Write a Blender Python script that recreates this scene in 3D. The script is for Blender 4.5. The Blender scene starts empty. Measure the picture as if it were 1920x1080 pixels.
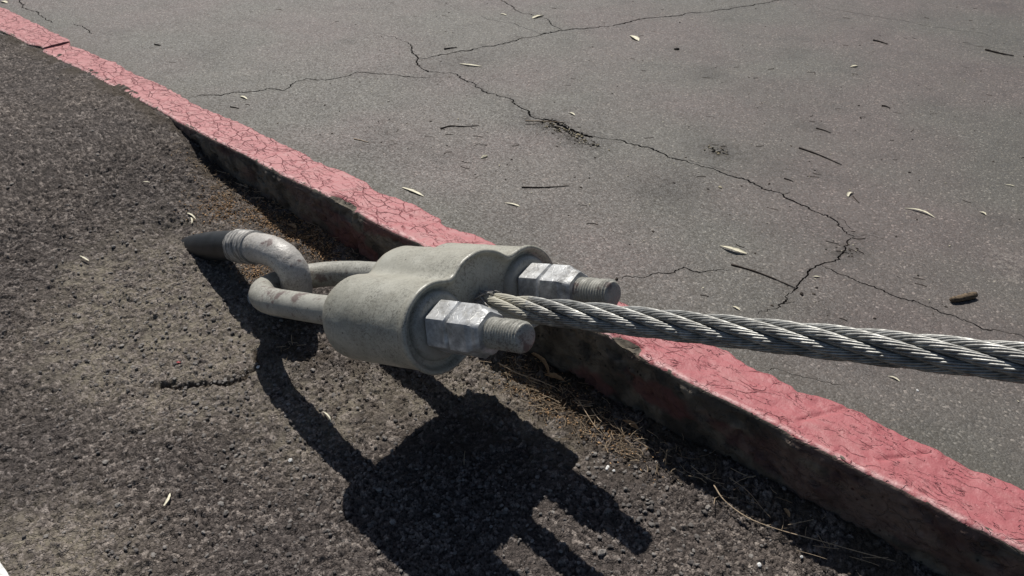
import bpy, math
import numpy as np
from mathutils import Vector
from mathutils.geometry import delaunay_2d_cdt

# ------------------------------------------------------------------ camera
scene = bpy.context.scene
FOC = 1670.0
PITCH = math.radians(33.114)
cam_d = bpy.data.cameras.new('camera')
cam_d.sensor_width = 36.0
cam_d.lens = FOC / 1920.0 * 36.0
cam_d.clip_start = 0.01
cam_d.clip_end = 500
cam = bpy.data.objects.new('camera', cam_d)
scene.collection.objects.link(cam)
cam.location = (0, 0, 1)
cam.rotation_euler = (math.pi / 2 - PITCH, 0, 0)
scene.camera = cam
# ------------------------------------------------------------------ sky and sun
SUN = np.array([-0.1197, 0.5977, 0.7928])
SUN = SUN / np.linalg.norm(SUN)
world = bpy.data.worlds.new('World')
scene.world = world
world.use_nodes = True
wn = world.node_tree.nodes
bg = wn['Background']
sky = wn.new('ShaderNodeTexSky')
sky.sky_type = 'NISHITA'
sky.sun_disc = False
sky.sun_elevation = math.asin(SUN[2])
sky.sun_rotation = math.atan2(SUN[0], SUN[1])
world.node_tree.links.new(sky.outputs[0], bg.inputs[0])
bg.inputs[1].default_value = 0.05
sun_d = bpy.data.lights.new('sun', 'SUN')
sun_d.energy = 4.4
sun_d.angle = math.radians(0.53)
sun_d.color = (1.0, 0.955, 0.885)
sun = bpy.data.objects.new('sun', sun_d)
scene.collection.objects.link(sun)
sun.rotation_euler = Vector(SUN).to_track_quat('Z', 'Y').to_euler()
scene.view_settings.view_transform = 'Standard'
scene.view_settings.look = 'None'
scene.view_settings.exposure = 0.0
scene.view_settings.gamma = 1.0
scene.view_settings.use_curve_mapping = False

# ------------------------------------------------------------------ helpers
rng = np.random.default_rng(11)
O = np.array([0, 0, 1.0])
CF = np.array([0, math.cos(PITCH), -math.sin(PITCH)])
CU = np.array([0, math.sin(PITCH), math.cos(PITCH)])
CR = np.array([1.0, 0, 0])
KD = np.array([-0.7327308, 0.6805187, 0.0])      # along the kerb, away from the viewer
KN = np.array([0.6805187, 0.7327308, 0.0])       # across the kerb, towards the road
N0 = 1.112                                       # front face of the kerb


def ray(u, v):
    return CF + CR * (u - 960) / FOC - CU * (v - 540) / FOC


def at(u, v, z=0.0):
    r = ray(u, v)
    return O + r * ((z - 1) / r[2])


def at_nd(u, v, nd):
    """point where the sight line crosses the upright plane nd in front of the kerb face"""
    r = ray(u, v)
    return O + r * ((N0 - nd - O @ KN) / (r @ KN))


def sn(P):
    P = np.asarray(P)
    return P[..., :2] @ KD[:2], P[..., :2] @ KN[:2]


def world_of(s, n, z):
    s, n, z = np.broadcast_arrays(s, n, z)
    return np.stack([s * KD[0] + n * KN[0], s * KD[1] + n * KN[1], z], -1)


def hash2(ix, iy, seed):
    h = (ix.astype(np.int64) * 374761393 + iy.astype(np.int64) * 668265263 + seed * 1442695041) & 0xFFFFFFFF
    h = ((h ^ (h >> 13)) * 1274126177) & 0xFFFFFFFF
    h = ((h ^ (h >> 16)) * 2246822519) & 0xFFFFFFFF
    return ((h ^ (h >> 15)) & 0xFFFFFF) / float(0x1000000)


def vnoise(x, y, seed=0):
    ix, iy = np.floor(x), np.floor(y)
    fx, fy = x - ix, y - iy
    fx = fx * fx * (3 - 2 * fx)
    fy = fy * fy * (3 - 2 * fy)
    a = hash2(ix, iy, seed); b = hash2(ix + 1, iy, seed)
    c = hash2(ix, iy + 1, seed); d = hash2(ix + 1, iy + 1, seed)
    return (a * (1 - fx) + b * fx) * (1 - fy) + (c * (1 - fx) + d * fx) * fy


def fbm(x, y, seed=0, o=4):
    r = 0; a = 0.5; t = 0
    for k in range(o):
        r = r + a * vnoise(x * 2 ** k + 17.3 * k, y * 2 ** k + 5.1 * k, seed + k); t += a; a *= 0.5
    return r / t


def sstep(e0, e1, x):
    t = np.clip((x - e0) / (e1 - e0), 0, 1)
    return t * t * (3 - 2 * t)


def worley(x, y, seed):
    """distance to nearest and second nearest feature and the id value of the nearest cell"""
    ix, iy = np.floor(x), np.floor(y)
    f1 = np.full(x.shape, 9.0); f2 = np.full(x.shape, 9.0); idv = np.zeros(x.shape); id2 = np.zeros(x.shape)
    for dx in (-1, 0, 1):
        for dy in (-1, 0, 1):
            cx, cy = ix + dx, iy + dy
            px = cx + 0.1 + 0.8 * hash2(cx, cy, seed); py = cy + 0.1 + 0.8 * hash2(cx, cy, seed + 7)
            st = 0.75 + 0.6 * hash2(cx, cy, seed + 3)
            d = np.sqrt(((x - px) * st) ** 2 + ((y - py) / st) ** 2)
            hv = hash2(cx, cy, seed + 13); hw = hash2(cx, cy, seed + 29)
            m = d < f1
            f2 = np.where(m, f1, np.minimum(f2, d))
            idv = np.where(m, hv, idv); id2 = np.where(m, hw, id2)
            f1 = np.where(m, d, f1)
    return f1, f2, idv, id2


def mesh_np(name, V, Fq, mat, parent=None, smooth=True, attrs=None, vattrs=None):
    V = np.asarray(V, dtype=np.float32).reshape(-1, 3)
    me = bpy.data.meshes.new(name)
    Fs = Fq if isinstance(Fq, list) else [Fq]
    Fs = [np.asarray(f, dtype=np.int32) for f in Fs if len(f)]
    nl = sum(f.size for f in Fs); nf = sum(len(f) for f in Fs)
    me.vertices.add(len(V)); me.vertices.foreach_set('co', V.ravel())
    me.loops.add(nl); me.polygons.add(nf)
    me.loops.foreach_set('vertex_index', np.concatenate([f.ravel() for f in Fs]))
    tot = np.concatenate([np.full(len(f), f.shape[1], np.int32) for f in Fs])
    st = np.concatenate([[0], np.cumsum(tot)[:-1]]).astype(np.int32)
    me.polygons.foreach_set('loop_start', st)
    try:
        me.polygons.foreach_set('loop_total', tot)
    except Exception:
        pass
    me.polygons.foreach_set('use_smooth', np.full(nf, smooth))
    for k, a in (attrs or {}).items():
        at_ = me.attributes.new(k, 'FLOAT', 'POINT'); at_.data.foreach_set('value', np.asarray(a, np.float32).ravel())
    for k, a in (vattrs or {}).items():
        at_ = me.attributes.new(k, 'FLOAT_VECTOR', 'POINT'); at_.data.foreach_set('vector', np.asarray(a, np.float32).ravel())
    me.update(calc_edges=True)
    me.validate()
    me.materials.append(mat)
    o = bpy.data.objects.new(name, me)
    scene.collection.objects.link(o)
    if parent is not None:
        o.parent = parent
        o.matrix_parent_inverse = parent.matrix_world.inverted()
    return o


def grid_faces(nu, nv, wrap_v=False):
    i = np.arange(nu - 1)[:, None]
    j = np.arange(nv if wrap_v else nv - 1)[None, :]
    j2 = (j + 1) % nv
    a = i * nv + j; b = i * nv + j2; c = (i + 1) * nv + j2; d = (i + 1) * nv + j
    return np.stack([a, b, c, d], -1).reshape(-1, 4)


def empty(name, loc, label, cat, group=None):
    o = bpy.data.objects.new(name, None)
    o.empty_display_size = 0.02
    scene.collection.objects.link(o)
    o.location = loc
    bpy.context.view_layer.update()
    tag(o, label, cat, group)
    return o


def tag(o, label=None, cat=None, group=None, kind=None):
    if label: o['label'] = label
    if cat: o['category'] = cat
    if group: o['group'] = group
    if kind: o['kind'] = kind
    return o


def frames(P):
    P = np.asarray(P, float)
    T = np.gradient(P, axis=0); T /= np.linalg.norm(T, axis=1)[:, None]
    ref = np.array([0, 0, 1.0]) if abs(T[0][2]) < 0.9 else np.array([1.0, 0, 0])
    A = np.zeros_like(P)
    a = ref - T[0] * (ref @ T[0]); A[0] = a / np.linalg.norm(a)
    for i in range(1, len(P)):
        a = A[i - 1] - T[i] * (A[i - 1] @ T[i]); A[i] = a / np.linalg.norm(a)
    return T, A, np.cross(T, A)


def tube(P, r, k=16, cap=True, prof=None):
    """vertices and faces of a tube along P; r may vary; prof(i, ang) multiplies it"""
    P = np.asarray(P, float); n = len(P)
    T, A, B = frames(P)
    r = np.broadcast_to(r, (n,))
    ang = np.arange(k) * 2 * np.pi / k
    rr = r[:, None] * np.ones((1, k))
    if prof is not None: rr = rr * prof
    V = P[:, None] + rr[..., None] * (A[:, None] * np.cos(ang)[None, :, None] + B[:, None] * np.sin(ang)[None, :, None])
    V = V.reshape(-1, 3); Fq = grid_faces(n, k, True); Ft = np.zeros((0, 3), int)
    if cap:
        V = np.vstack([V, P[0], P[-1]]); a = np.arange(k); b = (a + 1) % k
        Ft = np.vstack([np.stack([np.full(k, n * k), b, a], -1), np.stack([np.full(k, n * k + 1), (n - 1) * k + a, (n - 1) * k + b], -1)])
    return V, Fq, Ft


class MB:
    def __init__(s): s.V = []; s.F = {}; s.n = 0; s.at = []
    def add(s, V, *Fs, tone=0.5):
        V = np.asarray(V, float)
        for f in Fs:
            f = np.asarray(f)
            if len(f): s.F.setdefault(f.shape[1], []).append(f + s.n)
        s.V.append(V); s.n += len(V); s.at.append(np.broadcast_to(tone, (len(V),)))
    def build(s, name, mat, parent=None, smooth=True):
        return mesh_np(name, np.vstack(s.V), [np.vstack(f) for f in s.F.values()], mat, parent, smooth,
                       attrs={'tone': np.concatenate(s.at)})


def catmull(P, m=12):
    P = np.asarray(P, float)
    Q = np.vstack([2 * P[0] - P[1], P, 2 * P[-1] - P[-2]])
    out = []
    for i in range(1, len(Q) - 2):
        t = np.linspace(0, 1, m, endpoint=False)[:, None]
        a, b, c, d = Q[i - 1], Q[i], Q[i + 1], Q[i + 2]
        out.append(0.5 * (2 * b + (c - a) * t + (2 * a - 5 * b + 4 * c - d) * t ** 2 + (3 * b - a - 3 * c + d) * t ** 3))
    out.append(P[-1:])
    return np.vstack(out)


# ------------------------------------------------------------------ materials
def mat(name, base=(0.5, 0.5, 0.5), rough=0.7, metal=0.0):
    m = bpy.data.materials.new(name); m.use_nodes = True
    nt = m.node_tree
    b = nt.nodes['Principled BSDF']
    b.inputs['Base Color'].default_value = (*base, 1); b.inputs['Roughness'].default_value = rough
    b.inputs['Metallic'].default_value = metal
    return m, nt, b


def nd_(nt, t, **kw):
    n = nt.nodes.new(t)
    for k, v in kw.items():
        if hasattr(n, k): setattr(n, k, v)
        else: n.inputs[k.replace('_', ' ')].default_value = v
    return n


def noise(nt, vec, scale, detail=4, rough=0.55, dist=0.0):
    n = nt.nodes.new('ShaderNodeTexNoise')
    n.inputs['Scale'].default_value = scale; n.inputs['Detail'].default_value = detail
    n.inputs['Roughness'].default_value = rough; n.inputs['Distortion'].default_value = dist
    if vec is not None: nt.links.new(vec, n.inputs['Vector'])
    return n.outputs['Fac']


def voro(nt, vec, scale, feature='F1', out='Distance', rnd=1.0):
    n = nt.nodes.new('ShaderNodeTexVoronoi'); n.feature = feature
    n.inputs['Scale'].default_value = scale; n.inputs['Randomness'].default_value = rnd
    if vec is not None: nt.links.new(vec, n.inputs['Vector'])
    return n.outputs[out]


def ramp(nt, fac, stops, interp='LINEAR'):
    n = nt.nodes.new('ShaderNodeValToRGB'); n.color_ramp.interpolation = interp
    e = n.color_ramp.elements
    while len(e) < len(stops): e.new(0.5)
    for el, (p, c) in zip(e, stops):
        el.position = p; el.color = (*c, 1) if not np.isscalar(c) else (c, c, c, 1)
    nt.links.new(fac, n.inputs[0])
    return n.outputs[0]


def mix(nt, fac, a, b, mode='MIX'):
    n = nt.nodes.new('ShaderNodeMix'); n.data_type = 'RGBA'; n.blend_type = mode
    for i, x in ((0, fac), (6, a), (7, b)):
        if isinstance(x, (int, float)): n.inputs[i].default_value = x
        elif isinstance(x, tuple): n.inputs[i].default_value = (*x, 1)
        else: nt.links.new(x, n.inputs[i])
    return n.outputs[2]


def math_(nt, op, a, b=0.0, clamp=False):
    n = nt.nodes.new('ShaderNodeMath'); n.operation = op; n.use_clamp = clamp
    for i, x in ((0, a), (1, b)):
        if isinstance(x, (int, float)): n.inputs[i].default_value = x
        else: nt.links.new(x, n.inputs[i])
    return n.outputs[0]


def bump(nt, h, strength, dist, normal=None):
    n = nt.nodes.new('ShaderNodeBump'); n.inputs['Strength'].default_value = strength
    n.inputs['Distance'].default_value = dist
    nt.links.new(h, n.inputs['Height'])
    if normal is not None: nt.links.new(normal, n.inputs['Normal'])
    return n.outputs[0]


def attr(nt, name, out='Fac'):
    n = nt.nodes.new('ShaderNodeAttribute'); n.attribute_name = name
    return n.outputs[out]


def objco(nt):
    return nt.nodes.new('ShaderNodeTexCoord').outputs['Object']


def mat_lower():
    m, nt, b = mat('coarse_asphalt', rough=0.85)
    co = objco(nt); L = nt.links
    tone = attr(nt, 'tone'); dust = attr(nt, 'dust'); dirt = attr(nt, 'dirt')
    g = noise(nt, co, 380, 3, 0.7)
    vs = nt.nodes.new('ShaderNodeTexVoronoi'); vs.inputs['Scale'].default_value = 185
    L.new(co, vs.inputs['Vector'])
    ve = voro(nt, co, 185, 'DISTANCE_TO_EDGE')
    sp3 = nt.nodes.new('ShaderNodeSeparateColor'); L.new(vs.outputs['Color'], sp3.inputs[0])
    tn = math_(nt, 'ADD', tone, math_(nt, 'MULTIPLY', math_(nt, 'SUBTRACT', sp3.outputs[0], 0.5), 0.34), True)
    c = ramp(nt, tn, [(0.0, (0.022, 0.018, 0.0165)), (0.30, (0.076, 0.064, 0.059)), (0.62, (0.150, 0.130, 0.120)), (1.0, (0.32, 0.285, 0.26))])
    c = mix(nt, 1.0, c, ramp(nt, g, [(0.30, 0.66), (0.5, 1.0), (0.70, 1.45)]), 'MULTIPLY')
    c = mix(nt, 1.0, c, ramp(nt, ve, [(0.0, 0.55), (0.10, 1.0)]), 'MULTIPLY')
    big = noise(nt, co, 3.2, 3)
    c = mix(nt, 1.0, c, ramp(nt, big, [(0.3, (0.86, 0.84, 0.84)), (0.7, (1.14, 1.1, 1.05))]), 'MULTIPLY')
    n2 = noise(nt, co, 28, 5, 0.65)
    df = math_(nt, 'MULTIPLY', dust, ramp(nt, n2, [(0.34, 0.0), (0.60, 0.95)]), True)
    df = math_(nt, 'MULTIPLY', df, ramp(nt, tone, [(0.40, 1.0), (0.75, 0.35)]))
    c = mix(nt, df, c, mix(nt, math_(nt, 'ADD', math_(nt, 'MULTIPLY', g, 0.5), math_(nt, 'MULTIPLY', sp3.outputs[0], 0.5)), (0.130, 0.112, 0.084), (0.34, 0.30, 0.235)))
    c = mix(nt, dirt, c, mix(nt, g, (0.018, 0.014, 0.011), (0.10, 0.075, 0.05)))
    sp = ramp(nt, ve, [(0.0, 0.0), (0.22, 1.0)])
    L.new(c, b.inputs['Base Color'])
    h = math_(nt, 'ADD', math_(nt, 'MULTIPLY', g, 0.7), math_(nt, 'MULTIPLY', math_(nt, 'MULTIPLY', sp, sp3.outputs[1]), 0.9))
    L.new(bump(nt, h, 1.0, 0.0022), b.inputs['Normal'])
    b.inputs['Specular IOR Level'].default_value = 0.35
    return m


def mat_road():
    m, nt, b = mat('road_asphalt', rough=0.8)
    co = objco(nt); L = nt.links
    stain = attr(nt, 'stain'); dust = attr(nt, 'dust')
    fine = noise(nt, co, 330, 3, 0.75)
    v = nt.nodes.new('ShaderNodeTexVoronoi'); v.inputs['Scale'].default_value = 240
    L.new(co, v.inputs['Vector'])
    sep = nt.nodes.new('ShaderNodeSeparateColor'); L.new(v.outputs['Color'], sep.inputs[0])
    grain = ramp(nt, sep.outputs[0], [(0.0, 0.06), (0.45, 0.13), (0.84, 0.18), (0.94, 0.32), (1.0, 0.70)])
    c = mix(nt, 0.6, grain, ramp(nt, fine, [(0.3, 0.07), (0.5, 0.145), (0.72, 0.27)]))
    hue = noise(nt, co, 1.7, 2, 0.5)
    c = mix(nt, 1.0, c, ramp(nt, hue, [(0.40, (0.97, 0.98, 0.90)), (0.60, (1.09, 0.97, 0.94))]), 'MULTIPLY')
    blot = noise(nt, co, 6.5, 5, 0.6)
    c = mix(nt, 1.0, c, ramp(nt, blot, [(0.25, 0.74), (0.5, 1.0), (0.75, 1.12)]), 'MULTIPLY')
    st = math_(nt, 'MULTIPLY', stain, ramp(nt, noise(nt, co, 30, 5, 0.7), [(0.38, 0.2), (0.56, 1.0)]), True)
    c = mix(nt, st, c, (0.050, 0.044, 0.038))
    lt = math_(nt, 'MULTIPLY', attr(nt, 'lite'), ramp(nt, noise(nt, co, 70, 6, 0.8), [(0.48, 0.0), (0.60, 1.0)]), True)
    c = mix(nt, lt, c, (0.50, 0.49, 0.46))
    c = mix(nt, math_(nt, 'MULTIPLY', dust, 0.6), c, (0.105, 0.103, 0.085))
    c = mix(nt, 1.0, c, (0.69, 0.63, 0.59), 'MULTIPLY')
    L.new(c, b.inputs['Base Color'])
    h = math_(nt, 'ADD', math_(nt, 'MULTIPLY', fine, 1.0), math_(nt, 'MULTIPLY', v.outputs['Distance'], -0.5))
    n1 = bump(nt, noise(nt, co, 40, 4, 0.6), 0.35, 0.004)
    L.new(bump(nt, h, 0.75, 0.0014, n1), b.inputs['Normal'])
    L.new(ramp(nt, sep.outputs[1], [(0.0, 0.42), (1.0, 0.85)]), b.inputs['Roughness'])
    return m


def mat_kerb():
    m, nt, b = mat('painted_kerb', rough=0.6)
    L = nt.links
    q = attr(nt, 'kerbco', 'Vector')
    paint = attr(nt, 'paint'); grime = attr(nt, 'grime')
    # distorted coordinates
    wob = nt.nodes.new('ShaderNodeTexNoise'); wob.inputs['Scale'].default_value = 22; wob.inputs['Detail'].default_value = 4
    L.new(q, wob.inputs['Vector'])
    vm = nt.nodes.new('ShaderNodeVectorMath'); vm.operation = 'MULTIPLY_ADD'
    L.new(wob.outputs['Color'], vm.inputs[0]); vm.inputs[1].default_value = (0.028, 0.028, 0.028); L.new(q, vm.inputs[2])
    mp = nt.nodes.new('ShaderNodeMapping'); mp.inputs['Scale'].default_value = (0.60, 1.05, 1.0)
    L.new(vm.outputs[0], mp.inputs[0])
    e1 = voro(nt, mp.outputs[0], 29, 'DISTANCE_TO_EDGE')
    e2 = voro(nt, mp.outputs[0], 66, 'DISTANCE_TO_EDGE')
    br = noise(nt, q, 14, 3)
    br2 = noise(nt, q, 30, 3)
    old = attr(nt, 'old')
    k1 = math_(nt, 'MULTIPLY', ramp(nt, e1, [(0.0, 0.95), (0.018, 0.6), (0.034, 0.0)]), ramp(nt, math_(nt, 'ADD', br, old), [(0.50, 0.0), (0.62, 1.0)]))
    k2 = math_(nt, 'MULTIPLY', ramp(nt, e2, [(0.0, 0.7), (0.04, 0.45), (0.075, 0.0)]), ramp(nt, math_(nt, 'ADD', br2, math_(nt, 'MULTIPLY', old, 0.4)), [(0.60, 0.0), (0.72, 0.7)]))
    crack = math_(nt, 'MAXIMUM', k1, k2)
    n_l = noise(nt, q, 9, 4)
    pink = mix(nt, n_l, (0.365, 0.094, 0.106), (0.45, 0.135, 0.145))
    wear = ramp(nt, noise(nt, q, 70, 5, 0.7), [(0.55, 0.0), (0.75, 0.35)])
    pink = mix(nt, wear, pink, (0.70, 0.36, 0.36))
    pink = mix(nt, math_(nt, 'MULTIPLY', math_(nt, 'ADD', old, 0.04), 4.0, True), pink, mix(nt, n_l, (0.43, 0.165, 0.168), (0.53, 0.225, 0.222)))
    dustm = ramp(nt, noise(nt, q, 16, 5, 0.7, 0.6), [(0.48, 0.0), (0.74, 0.45)])
    pink = mix(nt, dustm, pink, (0.43, 0.20, 0.19))
    pink = mix(nt, math_(nt, 'MULTIPLY', crack, 0.62), pink, (0.20, 0.06, 0.062))
    mp2 = nt.nodes.new('ShaderNodeMapping'); mp2.inputs['Scale'].default_value = (0.55, 1.6, 1.0); mp2.inputs['Rotation'].default_value = (0, 0, 0.35)
    L.new(vm.outputs[0], mp2.inputs[0])
    fln = noise(nt, mp2.outputs[0], 24, 4, 0.6, 0.8)
    flk = ramp(nt, fln, [(0.515, 0.0), (0.532, 1.0)])
    fle = ramp(nt, fln, [(0.505, 0.0), (0.518, 1.0), (0.532, 0.0)])
    fle = math_(nt, 'MULTIPLY', fle, ramp(nt, noise(nt, q, 17, 3), [(0.47, 0.0), (0.57, 1.0)]))
    pink = mix(nt, math_(nt, 'MULTIPLY', fle, 0.85), pink, (0.17, 0.045, 0.05))
    ew = math_(nt, 'MULTIPLY', attr(nt, 'edge'), ramp(nt, noise(nt, q, 60, 4, 0.7), [(0.38, 0.0), (0.60, 0.8)]))
    pink = mix(nt, ew, pink, (0.78, 0.52, 0.50))
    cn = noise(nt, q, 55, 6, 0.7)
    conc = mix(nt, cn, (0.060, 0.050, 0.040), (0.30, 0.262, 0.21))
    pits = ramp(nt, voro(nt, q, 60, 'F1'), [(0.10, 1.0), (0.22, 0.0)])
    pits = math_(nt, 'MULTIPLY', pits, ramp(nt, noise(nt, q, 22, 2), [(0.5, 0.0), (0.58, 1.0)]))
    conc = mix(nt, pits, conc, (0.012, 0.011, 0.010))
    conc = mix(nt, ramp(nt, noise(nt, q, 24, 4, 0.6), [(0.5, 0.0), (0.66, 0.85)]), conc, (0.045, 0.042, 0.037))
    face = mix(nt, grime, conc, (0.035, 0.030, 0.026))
    pf = ramp(nt, math_(nt, 'ADD', paint, math_(nt, 'MULTIPLY', math_(nt, 'SUBTRACT', noise(nt, q, 110, 4, 0.65), 0.5), 0.5)), [(0.47, 0.0), (0.53, 1.0)])
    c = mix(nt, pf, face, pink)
    fade = attr(nt, 'fade')
    c = mix(nt, fade, c, mix(nt, cn, (0.055, 0.03, 0.03), (0.24, 0.09, 0.085)))
    L.new(c, b.inputs['Base Color'])
    L.new(mix(nt, pf, (0.95,) * 3, (0.55,) * 3), b.inputs['Roughness'])
    hp = math_(nt, 'ADD', math_(nt, 'MULTIPLY', noise(nt, q, 45, 4, 0.6), 0.7), math_(nt, 'MULTIPLY', crack, -0.9))
    hp = math_(nt, 'ADD', hp, math_(nt, 'MULTIPLY', noise(nt, q, 260, 3, 0.6), 0.16))
    hp = math_(nt, 'ADD', hp, math_(nt, 'MULTIPLY', flk, 0.75))
    n1 = bump(nt, hp, 0.85, 0.0045)
    L.new(n1, b.inputs['Normal'])
    b.inputs['Specular IOR Level'].default_value = 0.4
    return m


def mat_paintmetal(name, c0, c1, rust=0.0, rough=0.48, spots=(0.06, 0.05, 0.045), seed=0.0, bk=0.0):
    m, nt, b = mat(name, rough=rough)
    L = nt.links; co0 = objco(nt)
    mp = nt.nodes.new('ShaderNodeMapping'); mp.inputs['Location'].default_value = (seed, seed * 2, 0); L.new(co0, mp.inputs[0])
    co = mp.outputs[0]
    n1 = noise(nt, co, 17, 6, 0.7)
    c = mix(nt, ramp(nt, n1, [(0.3, 0.0), (0.7, 1.0)]), c0, c1)
    # scuffs
    sc = noise(nt, co, 105, 6, 0.8, 2.0)
    zone = noise(nt, co, 9, 3)
    scf = math_(nt, 'MULTIPLY', ramp(nt, sc, [(0.48, 0.0), (0.62, 0.9)]), ramp(nt, zone, [(0.34, 0.18), (0.56, 1.0)]))
    c = mix(nt, scf, c, (0.135, 0.125, 0.105))
    pt = ramp(nt, voro(nt, co, 42, 'F1'), [(0.045, 1.0), (0.075, 0.0)])
    gate = ramp(nt, noise(nt, co, 21, 2), [(0.55, 0.0), (0.58, 1.0)])
    c = mix(nt, math_(nt, 'MULTIPLY', pt, gate), c, spots)
    if rust:
        rr = ramp(nt, noise(nt, co, 24, 5, 0.7), [(0.60 - 0.1 * rust, 0.0), (0.66 - 0.06 * rust, 0.9)])
        c = mix(nt, rr, c, mix(nt, sc, (0.07, 0.045, 0.04), (0.24, 0.18, 0.165)))
    L.new(c, b.inputs['Base Color'])
    L.new(ramp(nt, n1, [(0.3, rough + 0.15), (0.7, rough - 0.08)]), b.inputs['Roughness'])
    h = math_(nt, 'ADD', math_(nt, 'MULTIPLY', noise(nt, co, 60, 5, 0.6), 1.0), math_(nt, 'MULTIPLY', noise(nt, co, 420, 3), 0.25))
    h = math_(nt, 'ADD', h, math_(nt, 'MULTIPLY', noise(nt, co, 26, 4, 0.6), 0.9))
    L.new(bump(nt, h, 0.42 + bk * 2.0, 0.0022), b.inputs['Normal'])
    return m


def mat_galv(name='galvanised_steel'):
    m, nt, b = mat(name, rough=0.42, metal=0.35)
    L = nt.links; co = objco(nt)
    n1 = noise(nt, co, 42, 6, 0.68)
    c = ramp(nt, n1, [(0.28, (0.17, 0.165, 0.155)), (0.44, (0.38, 0.385, 0.385)), (0.64, (0.68, 0.69, 0.69))])
    cr = ramp(nt, voro(nt, co, 75, 'DISTANCE_TO_EDGE'), [(0.0, 1.0), (0.05, 0.0)])
    gate = ramp(nt, noise(nt, co, 30, 3), [(0.5, 0.0), (0.6, 1.0)])
    c = mix(nt, math_(nt, 'MULTIPLY', math_(nt, 'MULTIPLY', cr, gate), 0.3), c, (0.07, 0.055, 0.045))
    c = mix(nt, ramp(nt, noise(nt, co, 26, 4, 0.7), [(0.55, 0.0), (0.72, 0.75)]), c, (0.30, 0.285, 0.24))
    L.new(c, b.inputs['Base Color'])
    L.new(ramp(nt, n1, [(0.3, 0.62), (0.7, 0.36)]), b.inputs['Roughness'])
    h = math_(nt, 'ADD', n1, math_(nt, 'MULTIPLY', cr, -0.3))
    L.new(bump(nt, h, 0.36, 0.0022), b.inputs['Normal'])
    return m


def mat_rope():
    m, nt, b = mat('rope_wire', rough=0.48, metal=0.45)
    L = nt.links; co = objco(nt)
    pn = attr(nt, 'paint'); tone = attr(nt, 'tone')
    n1 = noise(nt, co, 55, 5, 0.7)
    c = ramp(nt, n1, [(0.3, (0.17, 0.17, 0.16)), (0.5, (0.34, 0.34, 0.325)), (0.7, (0.55, 0.55, 0.52))])
    c = mix(nt, 1.0, c, ramp(nt, tone, [(0.0, 0.55), (0.2, 0.85), (1.0, 1.10)]), 'MULTIPLY')
    drt = ramp(nt, noise(nt, co, 18, 5, 0.7), [(0.5, 0.0), (0.72, 0.7)])
    c = mix(nt, drt, c, (0.10, 0.095, 0.085))
    pm = ramp(nt, math_(nt, 'ADD', pn, math_(nt, 'MULTIPLY', math_(nt, 'SUBTRACT', noise(nt, co, 90, 4, 0.7), 0.5), 0.9)), [(0.45, 0.0), (0.55, 1.0)])
    c = mix(nt, pm, c, (0.52, 0.50, 0.42))
    L.new(c, b.inputs['Base Color'])
    L.new(math_(nt, 'MULTIPLY', math_(nt, 'SUBTRACT', 1.0, pm), 0.7), b.inputs['Metallic'])
    L.new(ramp(nt, n1, [(0.3, 0.62), (0.7, 0.45)]), b.inputs['Roughness'])
    L.new(bump(nt, noise(nt, co, 500, 3), 0.3, 0.0006), b.inputs['Normal'])
    return m


def mat_tone(name, lo, hi, rough=0.8, scale=180, trans=0.0):
    m, nt, b = mat(name, rough=rough)
    co = objco(nt); tone = attr(nt, 'tone')
    c = mix(nt, tone, lo, hi)
    c = mix(nt, 1.0, c, ramp(nt, noise(nt, co, scale, 3, 0.7), [(0.3, 0.7), (0.7, 1.25)]), 'MULTIPLY')
    nt.links.new(c, b.inputs['Base Color'])
    nt.links.new(bump(nt, noise(nt, co, scale * 1.5, 3), 0.5, 0.001), b.inputs['Normal'])
    return m


def mat_sleeve():
    m, nt, b = mat('black_sleeve', rough=0.5)
    co = objco(nt)
    n = noise(nt, co, 30, 6, 0.75, 0.5)
    c = ramp(nt, n, [(0.35, (0.010, 0.012, 0.014)), (0.62, (0.021, 0.024, 0.028)), (0.8, (0.09, 0.09, 0.085))])
    nt.links.new(c, b.inputs['Base Color'])
    nt.links.new(bump(nt, noise(nt, co, 120, 5, 0.7), 0.4, 0.001), b.inputs['Normal'])
    return m


M_low = mat_lower(); M_road = mat_road(); M_kerb = mat_kerb()
M_body = mat_paintmetal('socket_paint', (0.31, 0.30, 0.25), (0.49, 0.48, 0.415), 0.0, 0.38)
M_bolt = mat_paintmetal('bolt_paint', (0.33, 0.325, 0.285), (0.47, 0.46, 0.41), 0.5, 0.45, seed=3.1)
M_eye = mat_paintmetal('eye_paint', (0.42, 0.40, 0.37), (0.60, 0.575, 0.54), 0.10, 0.40, seed=5.7, bk=0.25)
M_galv = mat_galv(); M_wash = mat_paintmetal('washer_paint', (0.27, 0.265, 0.235), (0.44, 0.43, 0.385), 0.0, 0.42, seed=8.2); M_rope = mat_rope(); M_sleeve = mat_sleeve()
M_tape = mat_tone('wrap_tape', (0.16, 0.16, 0.155), (0.42, 0.40, 0.37), 0.5)
M_straw = mat_tone('dry_straw', (0.15, 0.105, 0.065), (0.58, 0.45, 0.31), 0.75)
M_mulch = mat_tone('dry_litter', (0.17, 0.095, 0.045), (0.60, 0.38, 0.20), 0.85)
M_stone = mat_tone('loose_stone', (0.085, 0.076, 0.072), (0.27, 0.25, 0.23), 0.9)
M_leaf = mat_tone('dry_leaf', (0.42, 0.36, 0.22), (0.76, 0.71, 0.54), 0.6, 90)
M_twig = mat_tone('twig_bark', (0.030, 0.022, 0.018), (0.09, 0.065, 0.05), 0.85)
M_dark = mat_tone('dark_crumb', (0.022, 0.017, 0.014), (0.075, 0.058, 0.045), 0.95)
M_white = mat_tone('white_chip', (0.66, 0.66, 0.64), (0.85, 0.85, 0.83), 0.6)
M_red = mat_tone('red_chip', (0.42, 0.03, 0.04), (0.55, 0.05, 0.06), 0.5)
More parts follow.
